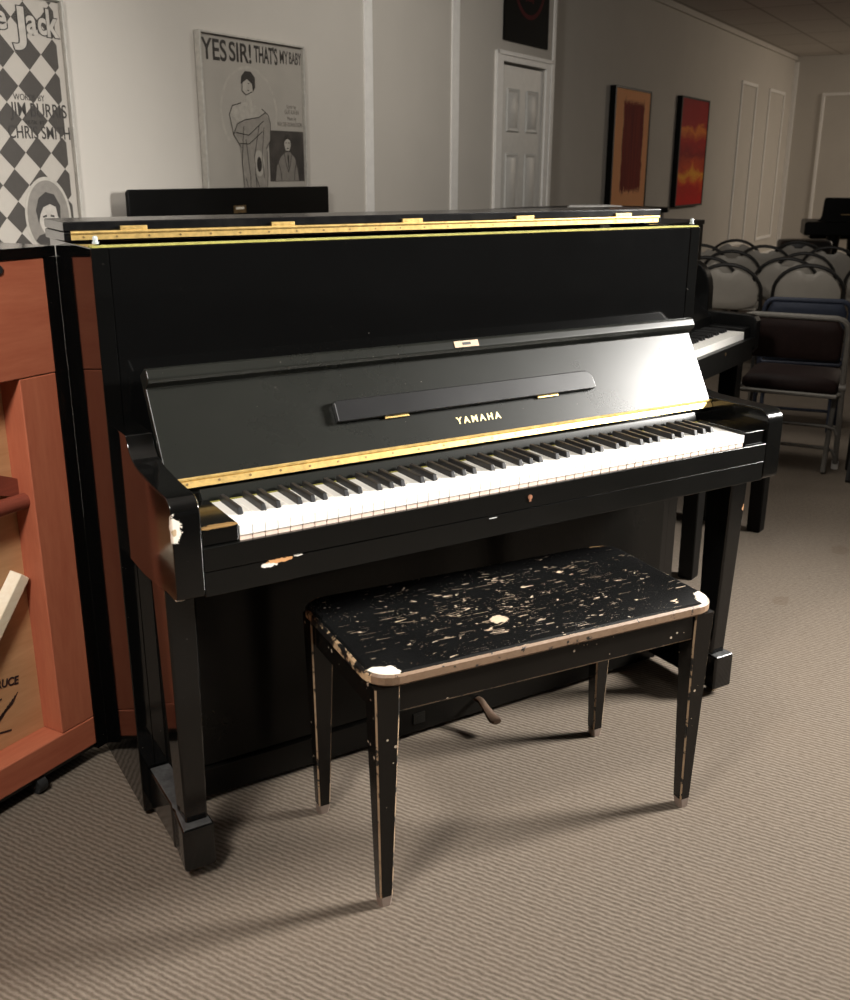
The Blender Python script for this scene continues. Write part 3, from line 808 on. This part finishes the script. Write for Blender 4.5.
# right: lettering over a line-drawn lady
py_ = thing('framed_poster', 'framed sheet music poster with bold title, drawn lady and dark photograph', 'poster', room_pt(2.645, WA-.002), RZ)
py_.rotation_euler = (0, math.radians(-.0), RZ)
PW = .785
MB().box(.013, PW-.013, PY, -.002, .85, 1.888).build('print', plain('poster_paper', (.41,.38,.335), .6, nscale=6, var=.05), py_)
poster_frame(py_, PW, .84, 1.902)
for s_, x_, z_, sz_, w2 in (('YES', .024, 1.785, .128, .172), ('SIR!', .214, 1.790, .118, .160), ("THAT'S", .396, 1.799, .104, .180), ('MY', .596, 1.807, .088, .066), ('BABY', .672, 1.811, .080, .098)):
    letters(s_, x_, z_, sz_, INK, py_, name='title_lettering', fit=w2, bold=.002 if sz_ > .1 else .0005)
ring = MB()
cc_ = (.345, 1.565)
for i in range(40):
    a, b2 = math.radians(-40+260*i/40), math.radians(-40+260*(i+1)/40)
    ring.add([(cc_[0]+r*math.cos(t),PY-.0006,cc_[1]+r*.98*math.sin(t)) for r, t in ((.215,a),(.215,b2),(.200,b2),(.200,a))], [(0,1,2,3)])
ring.build('circle_line', PALE, py_)
def fp(pts): return [(.345+(x-.345)*1.18, z+.062) for x, z in pts]
fig = MB()
poly(fig, fp([(.30,1.60),(.325,1.585),(.36,1.59),(.37,1.62),(.365,1.655),(.335,1.665),(.305,1.65)]), PY-.0006)
poly(fig, fp([(.325,1.59),(.355,1.59),(.36,1.545),(.43,1.52),(.46,1.50),(.44,1.40),(.37,1.43),(.31,1.45),(.25,1.47),(.215,1.49),(.235,1.53),(.32,1.55)]), PY-.0008)
fig.build('drawn_skin', PALE, py_)
drs = MB()
poly(drs, fp([(.235,1.40),(.26,1.45),(.31,1.47),(.40,1.485),(.445,1.51),(.475,1.46),(.47,1.38),(.445,1.33),(.445,1.22),(.43,1.06),(.425,.98),(.40,.90),(.33,.90),(.31,1.00),(.285,1.12),(.28,1.28),(.27,1.36)]), PY-.001)
drs.build('drawn_dress', MID, py_)
hat = MB()
poly(hat, fp([(.295,1.63),(.30,1.665),(.325,1.69),(.36,1.69),(.385,1.665),(.385,1.62),(.37,1.60),(.365,1.635),(.335,1.655)]), PY-.0016)
poly(hat, fp([(.390+.016*math.cos(t*PI/8), 1.265+.036*math.sin(t*PI/8)) for t in range(16)]), PY-.0022)
for pts in ([(.235,1.40),(.26,1.45),(.31,1.47),(.40,1.485),(.445,1.51)], [(.25,1.41),(.33,1.40),(.43,1.47)], [(.30,1.44),(.28,1.28),(.29,1.12),(.31,1.0),(.34,.90)], [(.40,1.45),(.36,1.30),(.37,1.10),(.345,.95)],
            [(.445,1.33),(.445,1.22),(.43,1.06),(.41,.92)], [(.31,1.38),(.33,1.2),(.32,1.06)], [(.36,1.22),(.40,1.12),(.41,1.0)], [(.215,1.49),(.235,1.53),(.29,1.545)], [(.475,1.46),(.46,1.50),(.42,1.525)],
            [(.34,1.635),(.348,1.635)], [(.335,1.605),(.345,1.603)], [(.215,1.49),(.235,1.40),(.28,1.34)], [(.475,1.46),(.47,1.38),(.44,1.34)], [(.305,1.65),(.30,1.60),(.325,1.583),(.365,1.60)],
            [(.27,1.36),(.33,1.36),(.42,1.42)], [(.43,1.44),(.41,1.30),(.42,1.20)], [(.30,1.20),(.34,1.05),(.37,.93)], [(.44,1.15),(.41,1.02),(.40,.92)]):
    stroke(hat, fp(pts), .0045, PY-.0024)
hat.build('drawn_lines', INK, py_)
muff = MB(); poly(muff, fp([(.390+.034*math.cos(t*PI/10), 1.27+.062*math.sin(t*PI/10)) for t in range(20)]), PY-.0016)
muff.build('drawn_muff', PALE, py_)
ph2 = MB(); poly(ph2, [(.482,1.490),(.768,1.490),(.768,1.245),(.482,1.245)], PY-.0006)
pho = ph2.build('printed_photograph', plain('photo_dark', (.05,.043,.037), .6, nscale=14, var=.5), py_)
pm2 = MB()
poly(pm2, [(.605,1.425),(.612,1.455),(.635,1.465),(.655,1.452),(.658,1.420),(.645,1.395),(.618,1.395)], PY-.0012)
pm2.build('photo_face', PALE, pho)
pm4 = MB()
poly(pm4, [(.602,1.428),(.603,1.458),(.622,1.476),(.646,1.472),(.660,1.448),(.660,1.430),(.652,1.446),(.632,1.452),(.612,1.444)], PY-.0016)
poly(pm4, [(.614,1.434),(.626,1.436),(.626,1.431),(.614,1.430)], PY-.0016); poly(pm4, [(.638,1.436),(.650,1.434),(.650,1.429),(.638,1.431)], PY-.0016)
poly(pm4, [(.624,1.408),(.640,1.409),(.639,1.404),(.625,1.404)], PY-.0016)
poly(pm4, [(.632,1.380),(.640,1.365),(.634,1.300),(.626,1.365)], PY-.0022)
for pts in ([(.60,1.385),(.615,1.33),(.632,1.29)], [(.664,1.385),(.650,1.33),(.632,1.29)], [(.55,1.34),(.57,1.29),(.575,1.25)], [(.70,1.34),(.685,1.29),(.68,1.25)]):
    stroke(pm4, pts, .005, PY-.0020)
pm4.build('photo_lines', INK, pho)
pm3 = MB()
poly(pm3, [(.525,1.247),(.54,1.32),(.575,1.365),(.615,1.388),(.65,1.388),(.69,1.36),(.71,1.30),(.72,1.247)], PY-.0012)
pm3.build('photo_suit', GREY, pho)
for s_, x_, z_, sz_, w2 in (('Lyric by', .64, 1.600, .026, .075), ('GUS KAHN', .62, 1.572, .030, .115), ('Music by', .64, 1.543, .026, .075), ('WALTER DONALDSON', .555, 1.512, .030, .205)):
    letters(s_, x_, z_, sz_, GREY, py_, fit=w2)
# dark poster over the door
ds = thing('wall_poster', 'black poster with a dim red ring hung above the white door', 'poster', room_pt(5.765, WA-.002), RZ)
MB().box(0, .745, -.012, 0, 2.162, 2.92).build('print', plain('poster_black', (.004,.004,.004), .6, spec=.05), ds, .002)
rr_ = MB()
for i in range(48):
    a, b2 = 2*PI*i/48, 2*PI*(i+1)/48
    rr_.add([(.40+r*math.cos(t),-.0126,2.585+r*.95*math.sin(t)) for r, t in ((.27,a),(.27,b2),(.238,b2),(.238,a))], [(0,1,2,3)])
for k in range(3):
    stroke(rr_, [(.33,2.46+.05*k),(.47,2.46+.05*k)], .022, -.0126)
stroke(rr_, [(.34,2.44),(.34,2.62)], .02, -.0126); stroke(rr_, [(.46,2.44),(.46,2.62)], .02, -.0126)
rr_.build('red_emblem', plain('dim_red', (.085,.012,.014), .6, spec=.05), ds)

# ------------------------------------------------------------------ two canvases on the back wall
def brush_mat():
    m, nt, b = new_mat('orange_canvas')
    co = coords(nt)
    s = nt.nodes.new('ShaderNodeSeparateXYZ'); L(nt, co, s.inputs[0])
    wob = math_n(nt, 'MULTIPLY', math_n(nt, 'SUBTRACT', noise(nt, coords(nt,(14,1,1.2)), 3, 5, .8), .5), .30)
    wob2 = math_n(nt, 'MULTIPLY', math_n(nt, 'SUBTRACT', noise(nt, co, 14, 4), .5), .07)
    dx = math_n(nt, 'ABSOLUTE', math_n(nt, 'SUBTRACT', math_n(nt, 'ADD', s.outputs[0], wob2), .55)); dz = math_n(nt, 'ABSOLUTE', math_n(nt, 'SUBTRACT', math_n(nt, 'ADD', s.outputs[2], wob), 1.515))
    f = math_n(nt, 'MULTIPLY', math_n(nt, 'LESS_THAN', dx, .29), math_n(nt, 'LESS_THAN', dz, .41))
    st_ = noise(nt, coords(nt,(9,1,.5)), 3, 4)
    red = ramp(nt, st_, [(.35,(.30,.035,.018)),(.7,(.16,.014,.014))])
    org = mix_c(nt, noise(nt, co, 4, 4), (.98,.43,.19), (1.0,.50,.24))
    L(nt, mix_c(nt, f, org, red), b.inputs['Base Color']); b.inputs['Roughness'].default_value = .7; b.inputs['Specular IOR Level'].default_value = .1
    return m
def glow_mat():
    m, nt, b = new_mat('red_gold_canvas')
    co = coords(nt)
    s = nt.nodes.new('ShaderNodeSeparateXYZ'); L(nt, co, s.inputs[0])
    n = noise(nt, coords(nt,(1.0,1,2.6)), 2.6, 5, .6, .5)
    zz = math_n(nt, 'ADD', math_n(nt, 'MULTIPLY', math_n(nt, 'SUBTRACT', s.outputs[2], .91), 1/1.17), math_n(nt, 'MULTIPLY', math_n(nt, 'SUBTRACT', n, .5), .35))
    col = ramp(nt, zz, [(0,(.72,.012,.008)),(.14,(.60,.014,.006)),(.22,(.80,.08,.01)),(.29,(.95,.42,.03)),(.36,(.70,.08,.012)),(.48,(.30,.006,.006)),(.60,(.50,.014,.008)),(.70,(.85,.24,.03)),(.76,(.45,.010,.008)),(1,(.34,.006,.006))])
    L(nt, col, b.inputs['Base Color']); b.inputs['Roughness'].default_value = .6; b.inputs['Specular IOR Level'].default_value = .1
    return m
def painting(label, s0, s1, z0, z1, mat):
    t = thing('painting', label, 'painting', room_pt(s0, WB-.001), RZ)
    w_ = s1-s0
    f = MB()
    f.box(0, .03, -.06, 0, z0, z1).box(w_-.03, w_, -.06, 0, z0, z1).box(.03, w_-.03, -.06, 0, z1-.02, z1).box(.03, w_-.03, -.06, 0, z0, z0+.02)
    f.build('frame', BLACK_FAR, t, .003)
    MB().box(.03, w_-.03, -.054, -.01, z0+.02, z1-.02).build('canvas', mat, t)
painting('orange framed painting with a broad dark red brushed block', 8.47, 9.50, .87, 2.05, brush_mat())
painting('red and gold cloudy abstract painting in a deep black frame', 10.53, 11.61, .90, 2.075, glow_mat())

# ------------------------------------------------------------------ second upright behind the right end
bp = thing('upright_piano', 'black upright piano behind the right end of the front piano, keyboard facing right', 'piano', (2.835,1.275,0), math.radians(24.2))
# local: x to its right (0 = outer face of right arm), y backwards
Lb = 1.40
def sidepl(x0, x1):
    p = [(.02,.60),(.0,.625),(0,.735),(.012,.752),(.03,.757),(.205,.762),(.207,.85),(.213,.885),(.226,.915),(.245,.938),(.272,.955),(.272,1.098),(.56,1.098),(.56,.03),(.27,.03),(.27,.60)]
    return MB().prism(p, 0, x0, x1)
sidepl(-.055, 0).build('side_panel', BLACK_FAR, bp, .004); sidepl(-Lb, -Lb+.055).build('side_panel', BLACK_FAR, bp, .004)
MB().box(-Lb+.055, -.055, .275, .30, .60, 1.097).build('front_panel', BLACK_FAR, bp)
MB().box(-Lb+.055, -.055, .30, .32, .03, .60).build('lower_panel', BLACK_FAR, bp)
MB().box(-Lb-.004, .001, .268, .565, 1.0985, 1.117).build('lid', BLACK_FAR, bp, .003)
MB().box(-Lb+.055, -.055, .006, .30, .585, .635).build('key_bed', BLACK_FAR, bp)
MB().box(-Lb+.055, -.055, .0, .022, .6355, .672).build('key_slip', BLACK_FAR, bp)
MB().prism([(.175,.69),(.19,.74),(.272,.80),(.272,.66),(.175,.66)], 0, -Lb+.055, -.055).build('keyboard_lid', BLACK_FAR, bp)
MB().box(-.124, -.056, .023, .174, .636, .712).build('key_block', BLACK_FAR, bp, .003)
bx0 = -.126-1.15
kp = 1.15/52
for i in range(26):
    x1 = -.126-i*kp
    MB().box(x1-kp+.0005, x1-.0005, .024, .174, .636, .700).build('white_key', IVORY, bp)
for i in range(25):
    if (51-i-1) % 7 in (0,2,3,5,6):
        xc = -.126-(i+1)*kp
        MB().hexa([(xc-.0055,.078,.698),(xc+.0055,.078,.698),(xc+.0055,.172,.698),(xc-.0055,.172,.698)], [(xc-.0042,.083,.712),(xc+.0042,.083,.712),(xc+.0042,.172,.712),(xc-.0042,.172,.712)]).build('black_key', EBONY, bp)
MB().box(bx0, -.126-26*kp-.001, .024, .174, .636, .700).build('white_key', IVORY, bp)
MB().cyl((-.40, -.001, .652), .006, .002, 14, axis=1).build('keyhole', BRASS_OLD, bp)
for x in (-.11, -Lb+.04):
    MB().hexa([(x,.05,0),(x+.055,.05,0),(x+.055,.105,0),(x,.105,0)], [(x-.005,.04,.585),(x+.065,.04,.585),(x+.065,.115,.585),(x-.005,.115,.585)]).build('leg', BLACK_FAR, bp, .003)
MB().box(-Lb+.06, -.06, .33, .55, 0, .03).build('plinth', BLACK_FAR, bp)

# its bench
bb = thing('piano_bench', 'plain black bench mostly hidden behind the right leg of the front piano', 'bench', (2.208,.909,0), math.radians(20.5))
MB().box(-.336, .336, -.125, .16, .418, .452).build('seat', BLACK_FAR, bb, .006)
for sx in (-1, 1):
    for sy in (-.118, .100):
        MB().hexa([(sx*.300-.027,sy,0),(sx*.300+.027,sy,0),(sx*.300+.027,sy+.052,0),(sx*.300-.027,sy+.052,0)], [(sx*.300-.03,sy,.4175),(sx*.300+.03,sy,.4175),(sx*.300+.03,sy+.056,.4175),(sx*.300-.03,sy+.056,.4175)]).build('leg', BLACK_FAR, bb, .006)

# closed grand piano behind, only the lid's edge clears the front piano
gp = thing('grand_piano', 'closed black grand piano far behind, a thin line over the front piano', 'piano', (0,0,0), 0)
gz = 1.06
gl = [(3.085,3.962),(4.662,3.744),(4.80,3.87),(4.80,4.08),(4.62,4.30),(4.35,4.42),(3.9,4.36),(3.5,4.18)]
MB().prism(gl, 2, gz-.03, gz).build('lid', BLACK_FAR, gp, .004)
gi = [(x+(4.2-x)*.05, y+(4.1-y)*.10) for x, y in gl]
MB().prism(gi, 2, .62, gz-.031).build('rim', BLACK_FAR, gp, .004)
for x, y in ((3.4,4.02),(4.55,3.90),(4.40,4.25)):
    MB().hexa([(x-.03,y-.03,0),(x+.03,y-.03,0),(x+.03,y+.03,0),(x-.03,y+.03,0)], [(x-.06,y-.06,.62),(x+.06,y-.06,.62),(x+.06,y+.06,.62),(x-.06,y+.06,.62)]).build('leg', BLACK_FAR, gp)
pp = MB().box(-.15, .15, -.10, .10, 0, .009).box(-.13, .16, -.09, .11, .0091, .017).build('paper_sheets', plain('paper', (.8,.8,.78), .7))
pp.location = (4.19,3.95,gz+.0003); pp.rotation_euler = (0,0,-.13)
tag(pp, 'white sheets of paper lying on the closed grand piano', 'paper')

# ------------------------------------------------------------------ folding chairs
TUBE_B = plain('dark_brown_tube', (.008,.007,.006), .5, .1)
SHELL = plain('greige_plastic', (.30,.275,.24), .5, nscale=10, var=.05)
def shell_chair(name, label, group):
    """local: faces +y (its back towards -y), origin under the seat"""
    t = thing(name, label, 'chair', (0,0,0), 0, group)
    top, hw = .72, .225
    def bp_(x, z): return (x, -.19 - max(0, z-.40)*.22 + .42*max(0, .40-z)*.9, z)   # back rakes rearward above the seat, tube runs forward below it
    pts = [(-hw-.01,.0+.004),(-hw-.005,.2),(-hw,.40),(-hw,.50)] + [( -hw*math.cos(a), .52+.19*math.sin(a)) for a in [PI*i/16 for i in range(1,16)]] + [(hw,.50),(hw,.40),(hw+.005,.2),(hw+.01,.004)]
    MB().tube([bp_(x,z) for x, z in pts], .0125, 10).build('back_frame', TUBE_B, t)
    # back shell with a finger notch at the top
    out = [(-hw+.02,.47)] + [(-(hw-.018)*math.cos(a), .51+.178*math.sin(a)) for a in [PI*i/20 for i in range(1,9)]] + [(-.045,.672),(-.028,.655),(.028,.655),(.045,.672)] + \
          [(-(hw-.018)*math.cos(a), .51+.178*math.sin(a)) for a in [PI*i/20 for i in range(12,20)]] + [(hw-.02,.47),(hw-.05,.435),(.08,.415),(-.08,.415),(-hw+.05,.435)]
    def cur(x, z, dy): q = bp_(x, z); return (q[0], q[1]+dy-.035*(1-(x/hw)**2), q[2])
    mb = MB(); 
    cx_, cz_ = 0, .53
    def ringat(s, dy): return [cur(cx_+(x-cx_)*s, cz_+(z-cz_)*s, dy) for x, z in out]
    mb.loft([[cur(0,cz_,-.004)]*len(out), ringat(.5,-.004), ringat(.97,-.003), ringat(1,0), ringat(1,.006), ringat(.97,.010), ringat(.5,.010), [cur(0,cz_,.010)]*len(out)], cap=False)
    mb.build('backrest', SHELL, t, smooth=60)
    so = [(-.20,-.19),(.20,-.19),(.21,-.05),(.205,.14),(.17,.20),(-.17,.20),(-.205,.14),(-.21,-.05)]
    MB().loft([[(x*.97,y*.97,.405) for x, y in so], [(x,y,.412) for x, y in so], [(x,y,.422) for x, y in so], [(x*.95,y*.95,.43) for x, y in so], [(x*.5,y*.5,.422) for x, y in so]]).build('seat', SHELL, t, smooth=60)
    for sx in (-1, 1):
        MB().tube([(sx*.213,.13,.40),(sx*.215,-.05,.22),(sx*.218,-.26,.006)], .0115, 8).build('rear_leg', TUBE_B, t)
    MB().tube([(-.215,-.16,.11),(.215,-.16,.11)], .009, 8).build('crossbar', TUBE_B, t)
    return t
def pad_chair(name, label, tubem, padm, top):
    t = thing(name, label, 'chair')
    hw = .222
    def bp_(x, z): return (x, -.17 - max(0, z-.41)*.24 + .34*max(0, .41-z), z)
    pts = [(-hw-.004,.03),(-hw-.002,.25),(-hw,.41),(-hw,top-.06)] + [(-hw+.05-.05*math.cos(math.radians(a)), top-.05+.05*math.sin(math.radians(a))) for a in (30,60,90)] + \
          [(hw-.05+.05*math.sin(math.radians(a)), top-.05+.05*math.cos(math.radians(a))) for a in (0,30,60)] + [(hw,top-.06),(hw,.41),(hw+.002,.25),(hw+.004,.03)]
    fr = MB().tube([bp_(x,z) for x, z in pts], .0125, 10)
    fo = fr.build('back_frame', tubem, t)
    for sx in (-1, 1):
        q = bp_(sx*(hw+.004),.0); MB().cyl((q[0],q[1],.0005), .016, .035, 12).build('foot_cap', plain('foot_cap', (.42,.40,.37), .5), fo)
        MB().cyl((sx*(hw+.001)-.014, -.17, .405), .018, .028, 12, axis=0).build('pivot', tubem, fo)
    pad = MB()
    zt, zb = top-.012, top-.19
    def ringp(s, dy):
        o = []
        for x, z in [(-.18,zb+.02),(-.165,zb),(.165,zb),(.18,zb+.02),(.182,zt-.04),(.16,zt),(-.16,zt),(-.182,zt-.04)]:
            xx, zz = x*s*1.12, (zt+zb)/2+(z-(zt+zb)/2)*s
            q = bp_(xx,zz); o.append((q[0],q[1]+dy-.02*(1-(xx/hw)**2),q[2]))
        return o
    pad.loft([ringp(.6,-.014), ringp(.93,-.012), ringp(1,-.002), ringp(1,.012), ringp(.93,.022), ringp(.6,.026)])
    pad.build('backrest', padm, t, smooth=60)
    so = [(-.205,-.16),(-.19,-.185),(.19,-.185),(.205,-.16),(.20,.16),(.17,.20),(-.17,.20),(-.20,.16)]
    MB().loft([[(x*.96,y*.96,.372) for x, y in so],[(x,y,.382) for x, y in so],[(x,y,.41) for x, y in so],[(x*.93,y*.93,.428) for x, y in so],[(x*.6,y*.6,.434) for x, y in so]]).build('seat', padm, t, smooth=60)
    MB().tube([(-.212,-.18,.372),(-.205,-.195,.365),(.205,-.195,.365),(.212,-.18,.372),(.205,.18,.372),(-.205,.18,.372)], .010, 8, closed=True).build('seat_frame', tubem, t)
    for sx in (-1, 1):
        MB().tube([(sx*.185,.06,.37),(sx*.185,-.05,.20),(sx*.185,-.15,.006)], .0115, 8).build('rear_leg', tubem, t)
    for z in (.21, .10):
        q0 = bp_(0, z); e = hw-.002
        MB().tube([(-e,q0[1],z-.035),(-e+.012,q0[1],z-.008),(-e+.045,q0[1],z),(e-.045,q0[1],z),(e-.012,q0[1],z-.008),(e,q0[1],z-.035)], .008, 8).build('crossbar', tubem, t)
    return t
TUBE_G = plain('grey_brown_tube', (.13,.12,.105), .5, .2, spec=.3)
BROWNPAD = plain('dark_brown_vinyl', (.014,.007,.006), .65, spec=.15, nscale=60, var=.2, bstr=.1)
BLUEM = plain('dark_blue_steel', (.026,.031,.048), .5, spec=.2); BLUEPAD = plain('dark_blue_vinyl', (.024,.029,.045), .6, spec=.2)
bc = pad_chair('folding_chair', 'folding chair with dark brown padded seat and grey tube frame, nearest of the chairs', TUBE_G, BROWNPAD, .71)
bc.location = (3.395,1.535,0); bc.rotation_euler = (0,0,math.radians(-57))
cb = pad_chair('folding_chair', 'dark blue folding chair standing just beyond the brown padded one', BLUEM, BLUEPAD, .69)
cb.scale = (.92,.92,1)
cb.location = (4.008,2.0,0); cb.rotation_euler = (0,0,math.radians(-50))

CH = math.radians(-53.5)   # local +y turned to face the stage
fy = Vector((math.cos(CH+PI/2), math.sin(CH+PI/2)))
spots = [
 ((4.83,3.32), 'greige folding chair seen past the right corner of the front piano, whole back visible'),
 ((5.257,3.00), 'greige folding chair right behind the blue chair, whole back visible'),
 ((5.576,3.459), 'greige folding chair half hidden by the one behind the blue chair'),
 ((5.131,3.802), 'greige folding chair peeking out from the front piano, second row'),
 ((5.735,4.125), 'greige folding chair directly behind the wholly visible one by the piano corner'),
 ((6.01,4.72), 'greige folding chair farthest back against the front piano edge'),
 ((6.726,5.003), 'farthest greige folding chair, below the left white moulding frame'),
 ((6.385,4.375), 'greige folding chair left of the black bench cushion, below the right moulding frame'),
 ((6.06,3.70), 'greige folding chair just below the black bench cushion'),
 ((7.07,4.60), 'greige folding chair whose top is covered by the black bench cushion'),
 ((6.765,4.025), 'greige folding chair below the distant grand piano'),
 ((6.06,3.05), 'greige folding chair in the second row, right of the one behind the blue chair'),
]
first = None
for (x, y), lab in spots:
    # x,y is where the top of the back stands; the origin lies forward of it
    ox, oy = x+fy.x*.262, y+fy.y*.262
    if first is None:
        first = shell_chair('folding_chair', lab, 'greige folding chairs in rows'); o = first
        o.location = (ox,oy,0); o.rotation_euler = (0,0,CH)
    else:
        dup(first, (ox,oy,0), CH, lab)
dup(first, (3.69,1.11,0), math.radians(-57), 'greige folding chair right beside the brown padded one, cut off by the right photo edge')

# ------------------------------------------------------------------ far stage: grand piano and its bench
fg = thing('grand_piano', 'distant black grand piano with gold lettering in the far right corner', 'piano', (9.97,6.92,0), math.radians(-45))
# local: x to the right along the keyboard, -y towards the player (and us)
MB().prism([(0,.56),(0,.70),(.03,.715),(1.45,.715),(1.48,.70),(1.48,.56)], 1, 0, .30).build('key_bed', BLACK_FAR, fg, .01)
MB().prism([(.13,.7155)] + arc(.13,.79,.075,270,360,5)[1:] + [(.215,.965),(.23,.99),(1.25,.99),(1.265,.965),(1.275,.79),(1.35,.7155)], 1, .20, .24).build('music_desk', BLACK_FAR, fg)
MB().box(.10, 1.38, .305, 1.5, .50, .69).build('rim', BLACK_FAR, fg, .02)
for x, y in ((.36,.20),(1.25,.20),(.75,1.3)):
    MB().cyl((x,y,0), .045, .56, 14, r2=.085).build('leg', BLACK_FAR, fg)
fl_ = MB().box(.42, .70, .197, .199, .79, .80).box(.75, .95, .197, .199, .79, .80).box(.60, .66, .197, .199, .825, .855).build('gold_lettering', BRASS_OLD, fg)
fs = thing('piano_bench', 'black cushioned bench in front of the distant grand piano', 'bench', (9.20,6.27,0), math.radians(-40))
MB().loft([[(x*s,y*s,z) for x, y in [(-.27,-.15),(-.24,-.18),(.24,-.18),(.27,-.15),(.27,.15),(.24,.18),(-.24,.18),(-.27,.15)]] for s, z in ((.94,.411),(1,.43),(1,.535),(.95,.562),(.6,.572))]).build('cushion', plain('black_vinyl', (.02,.018,.017), .45), fs, smooth=60)
for sx in (-1, 1):
    for sy in (-1, 1):
        MB().cyl((sx*.21,sy*.13,0), .018, .41, 10, r2=.025).build('leg', BLACK_FAR, fs)
